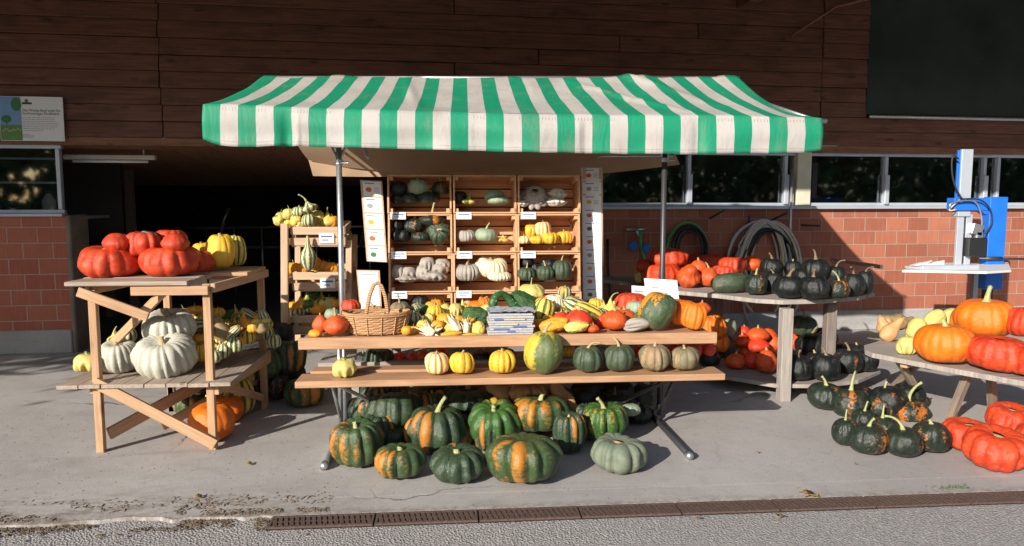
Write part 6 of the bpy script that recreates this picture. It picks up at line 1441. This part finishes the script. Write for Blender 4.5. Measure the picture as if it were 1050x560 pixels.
grp('on the rounded table lower shelf', 'squashes on the rounded table', [
 ('mintb', 746.5, 337, 14, 20, G(Y=6.5, a=15, d='mint green squash stacked on a dark one')), ('bench', 743, 356, 20, 22, G(Y=6.4, S=None, stem='mid', d='dark green squash below the mint one')), ('hok', 777, 343, 20, 15, G(Y=6.45)), ('hokr', 777, 354, 21, 15, G(Y=6.4)), ('hok', 754.5, 370, 19, 16, G(S=ZL)), ('hokr', 771, 369, 17, 17, G(S=ZL)), ('hok', 786, 370, 20, 24, G(S=ZL, d='largest orange red squash by the leg')), ('hokr', 763, 339, 11, 10, G(Y=6.6)), ('hok', 788, 343, 14, 14, G(Y=6.55)), ('hok', 761, 350, 16, 14, G(Y=6.5)), ('hok', 793, 352, 14, 16, G(Y=6.5)), ('hok', 814, 350, 20, 18, G(Y=6.45)), ('hok', 765, 360, 15, 13, G(Y=6.5)), ('hok', 790, 357, 14, 12, G(Y=6.6)),
 ('kabs', 728, 368, 18, 16, G(S=ZL)), ('bench', 824, 334, 24, 20, G(Y=6.3, d='grey striped dark squash stacked highest')), ('kab', 832.5, 355, 28, 26, G(Y=6.1)), ('kabs', 846, 348, 22, 23, G(Y=6.3)), ('kab', 818, 377, 26, 25, G(S=ZL)), ('kab', 846, 376.5, 26, 27, G(S=ZL)), ('kab', 869.5, 370, 26, 24, G(S=ZL, stem='mid')), ('kabs', 888, 370, 21, 21, G(S=ZL)), ('kabs', 858, 361, 20, 18, G(S=ZL)), ('kabs', 806, 368, 20, 20, G(S=ZL)), ('kabs', 835, 372, 22, 22, G(S=ZL)), ('kabs', 878, 362, 18, 18, G(S=ZL))], sc_=1.18)
grp('on the ground behind the folding table', 'pumpkins behind the folding table', [
 ('cush', 732, 335, 26, 22, G(Y=6.3, d='flat orange pumpkin stacked at the right end')), ('cush', 736, 352, 24, 20, G(Y=6.35)), ('hokr', 716, 356, 18, 18, G(Y=6.2))])

# ---- right trestle table
grp('on the trestle table', 'squashes on the trestle table', [
 ('buttb', 917, 329, 16, 26, G(Y=5.95, a=-75)), ('butt', 905, 344, 14, 18, G(Y=5.75, S=ZK, a=-20)), ('butt', 915, 346, 16, 30, G(Y=5.4, S=ZK, a=40, d='pale orange butternut squash in front')), ('crown', 930, 354, 21, 19, G(S=ZK)), ('ygo', 939.7, 338, 19, 24, G(Y=5.5, a=35, stem=None)), ('ygo', 958, 328, 17, 24, G(Y=5.7, a=50)), ('ygo', 975, 326, 18, 20, G(Y=5.75, a=-20)), ('buttb', 928, 330, 12, 20, G(Y=5.9, a=70)), ('butt', 910, 335, 14, 18, G(Y=5.8)),
 ('orange', 969, 352, 56, 41, G(S=ZK, stem='short', d='large bright orange pumpkin in front')), ('orange', 1010.6, 326, 54, 40, G(Y=5.05, d='large orange pumpkin with tall stem stacked higher', stem='mid', t=6)), ('red', 1022, 362, 55, 36, G(S=ZK, d='red orange pumpkin in front', t=8)), ('red', 1054, 331, 38, 32, G(Y=4.8, d='red pumpkin stacked at the picture edge')), ('red', 1060, 370, 46, 32, G(S=ZK, d='red pumpkin cut by the picture edge')), ('orangef', 992, 340, 34, 30, G(Y=5.55, S=ZK))])
# ---- floor right
grp('on the ground below the trestle table', 'pumpkins on the ground at the right', [
 ('red', 992, 446, 54, 32, G(S=0, d='flattened red orange pumpkin nearest the dark squashes', t=5)), ('redr', 1022, 459, 66, 40, G(S=0, d='biggest red ribbed pumpkin in front', t=10)), ('red', 1037, 430, 48, 30, G(Y=4.62, d='red pumpkin stacked on the others', t=6)), ('red', 1064, 452, 44, 34, G(S=0, d='red pumpkin at the picture edge'))], sc_=1.02)
grp('in the ground heap at right', 'dark squashes heaped on the ground', [
 ('kabf', 872, 414, 33, 30, G(Y=5.05, stem='long', d='dark squash with long pale stem stacked highest')), ('kabo', 845, 432, 30, 26, G(Y=5.2, S=0, d='shaded black squash at the outer side', face=100, stem='mid')), ('kabf', 867, 443, 23, 27, G(S=0)), ('kabo', 890.6, 450, 33, 30, G(S=0, d='dark squash with big orange spot in front', face=35, stem='mid')), ('kabf', 904, 417, 31, 27, G(Y=5.0)), ('kabo', 931.6, 422.5, 37, 27, G(Y=4.95, stem='long', d='dark squash with orange side stacked', face=-60)), ('kabf', 905, 438, 27, 22, G(Y=4.8)), ('kabf', 925.6, 453, 34, 29, G(S=0, stem='bigcurl', d='dark squash with long curling stem in front')), ('kabf', 954, 448, 33, 30, G(S=0, stem='short', d='dark ribbed squash beside the red pumpkins')), ('kabf', 886, 430, 22, 20, G(Y=4.85)), ('kabs', 941, 437, 20, 18, G(Y=4.95)), ('kabs', 880, 436, 26, 26, G(Y=5.1, S=0, stem=None)), ('kabs', 910, 440, 34, 30, G(Y=5.0, S=0, stem=None)), ('kabs', 930, 437, 28, 28, G(Y=5.1, S=0, stem=None))], sc_=1.16)
from collections import Counter
for l, c in Counter(RATL).items():
    if c > 1: print('DUP', c, l)

# ================================================================== CAMERA, LIGHT, WORLD
cam = bpy.data.cameras.new('camera'); co = bpy.data.objects.new('camera', cam); COL.objects.link(co)
cam.sensor_width = 36; cam.lens = 36 * F / 1050; cam.clip_end = 1000; cam.clip_start = .05
co.location = CAM; co.rotation_euler = (R(90) - PITCH, 0, -YAW); sc.camera = co
EL, AZ = R(21.5), R(50)      # AZ measured from +X towards +Y = where the light travels
dv = Vector((math.cos(AZ) * math.cos(EL), math.sin(AZ) * math.cos(EL), -math.sin(EL)))
sun = bpy.data.lights.new('sun', 'SUN'); so = bpy.data.objects.new('sun', sun); COL.objects.link(so)
sun.energy = 5.0; sun.angle = R(.53); sun.color = (1, .92, .82); so.rotation_euler = dv.to_track_quat('-Z', 'Y').to_euler(); so.location = (-5, -5, 8)
w = bpy.data.worlds.new('World'); sc.world = w; w.use_nodes = True; nt = w.node_tree
sky = nt.nodes.new('ShaderNodeTexSky'); sky.sky_type = 'NISHITA'; sky.sun_disc = False; sky.sun_elevation = EL
sky.sun_rotation = math.atan2(-dv.x, -dv.y)
bg = nt.nodes['Background']; nt.links.new(sky.outputs[0], bg.inputs[0]); bg.inputs[1].default_value = .085
vs_ = sc.view_settings; vs_.view_transform = 'Standard'; vs_.look = 'None'; vs_.gamma = 1; vs_.exposure = 0.50; vs_.use_curve_mapping = False
sc.cycles.max_bounces = 6; sc.cycles.use_denoising = True
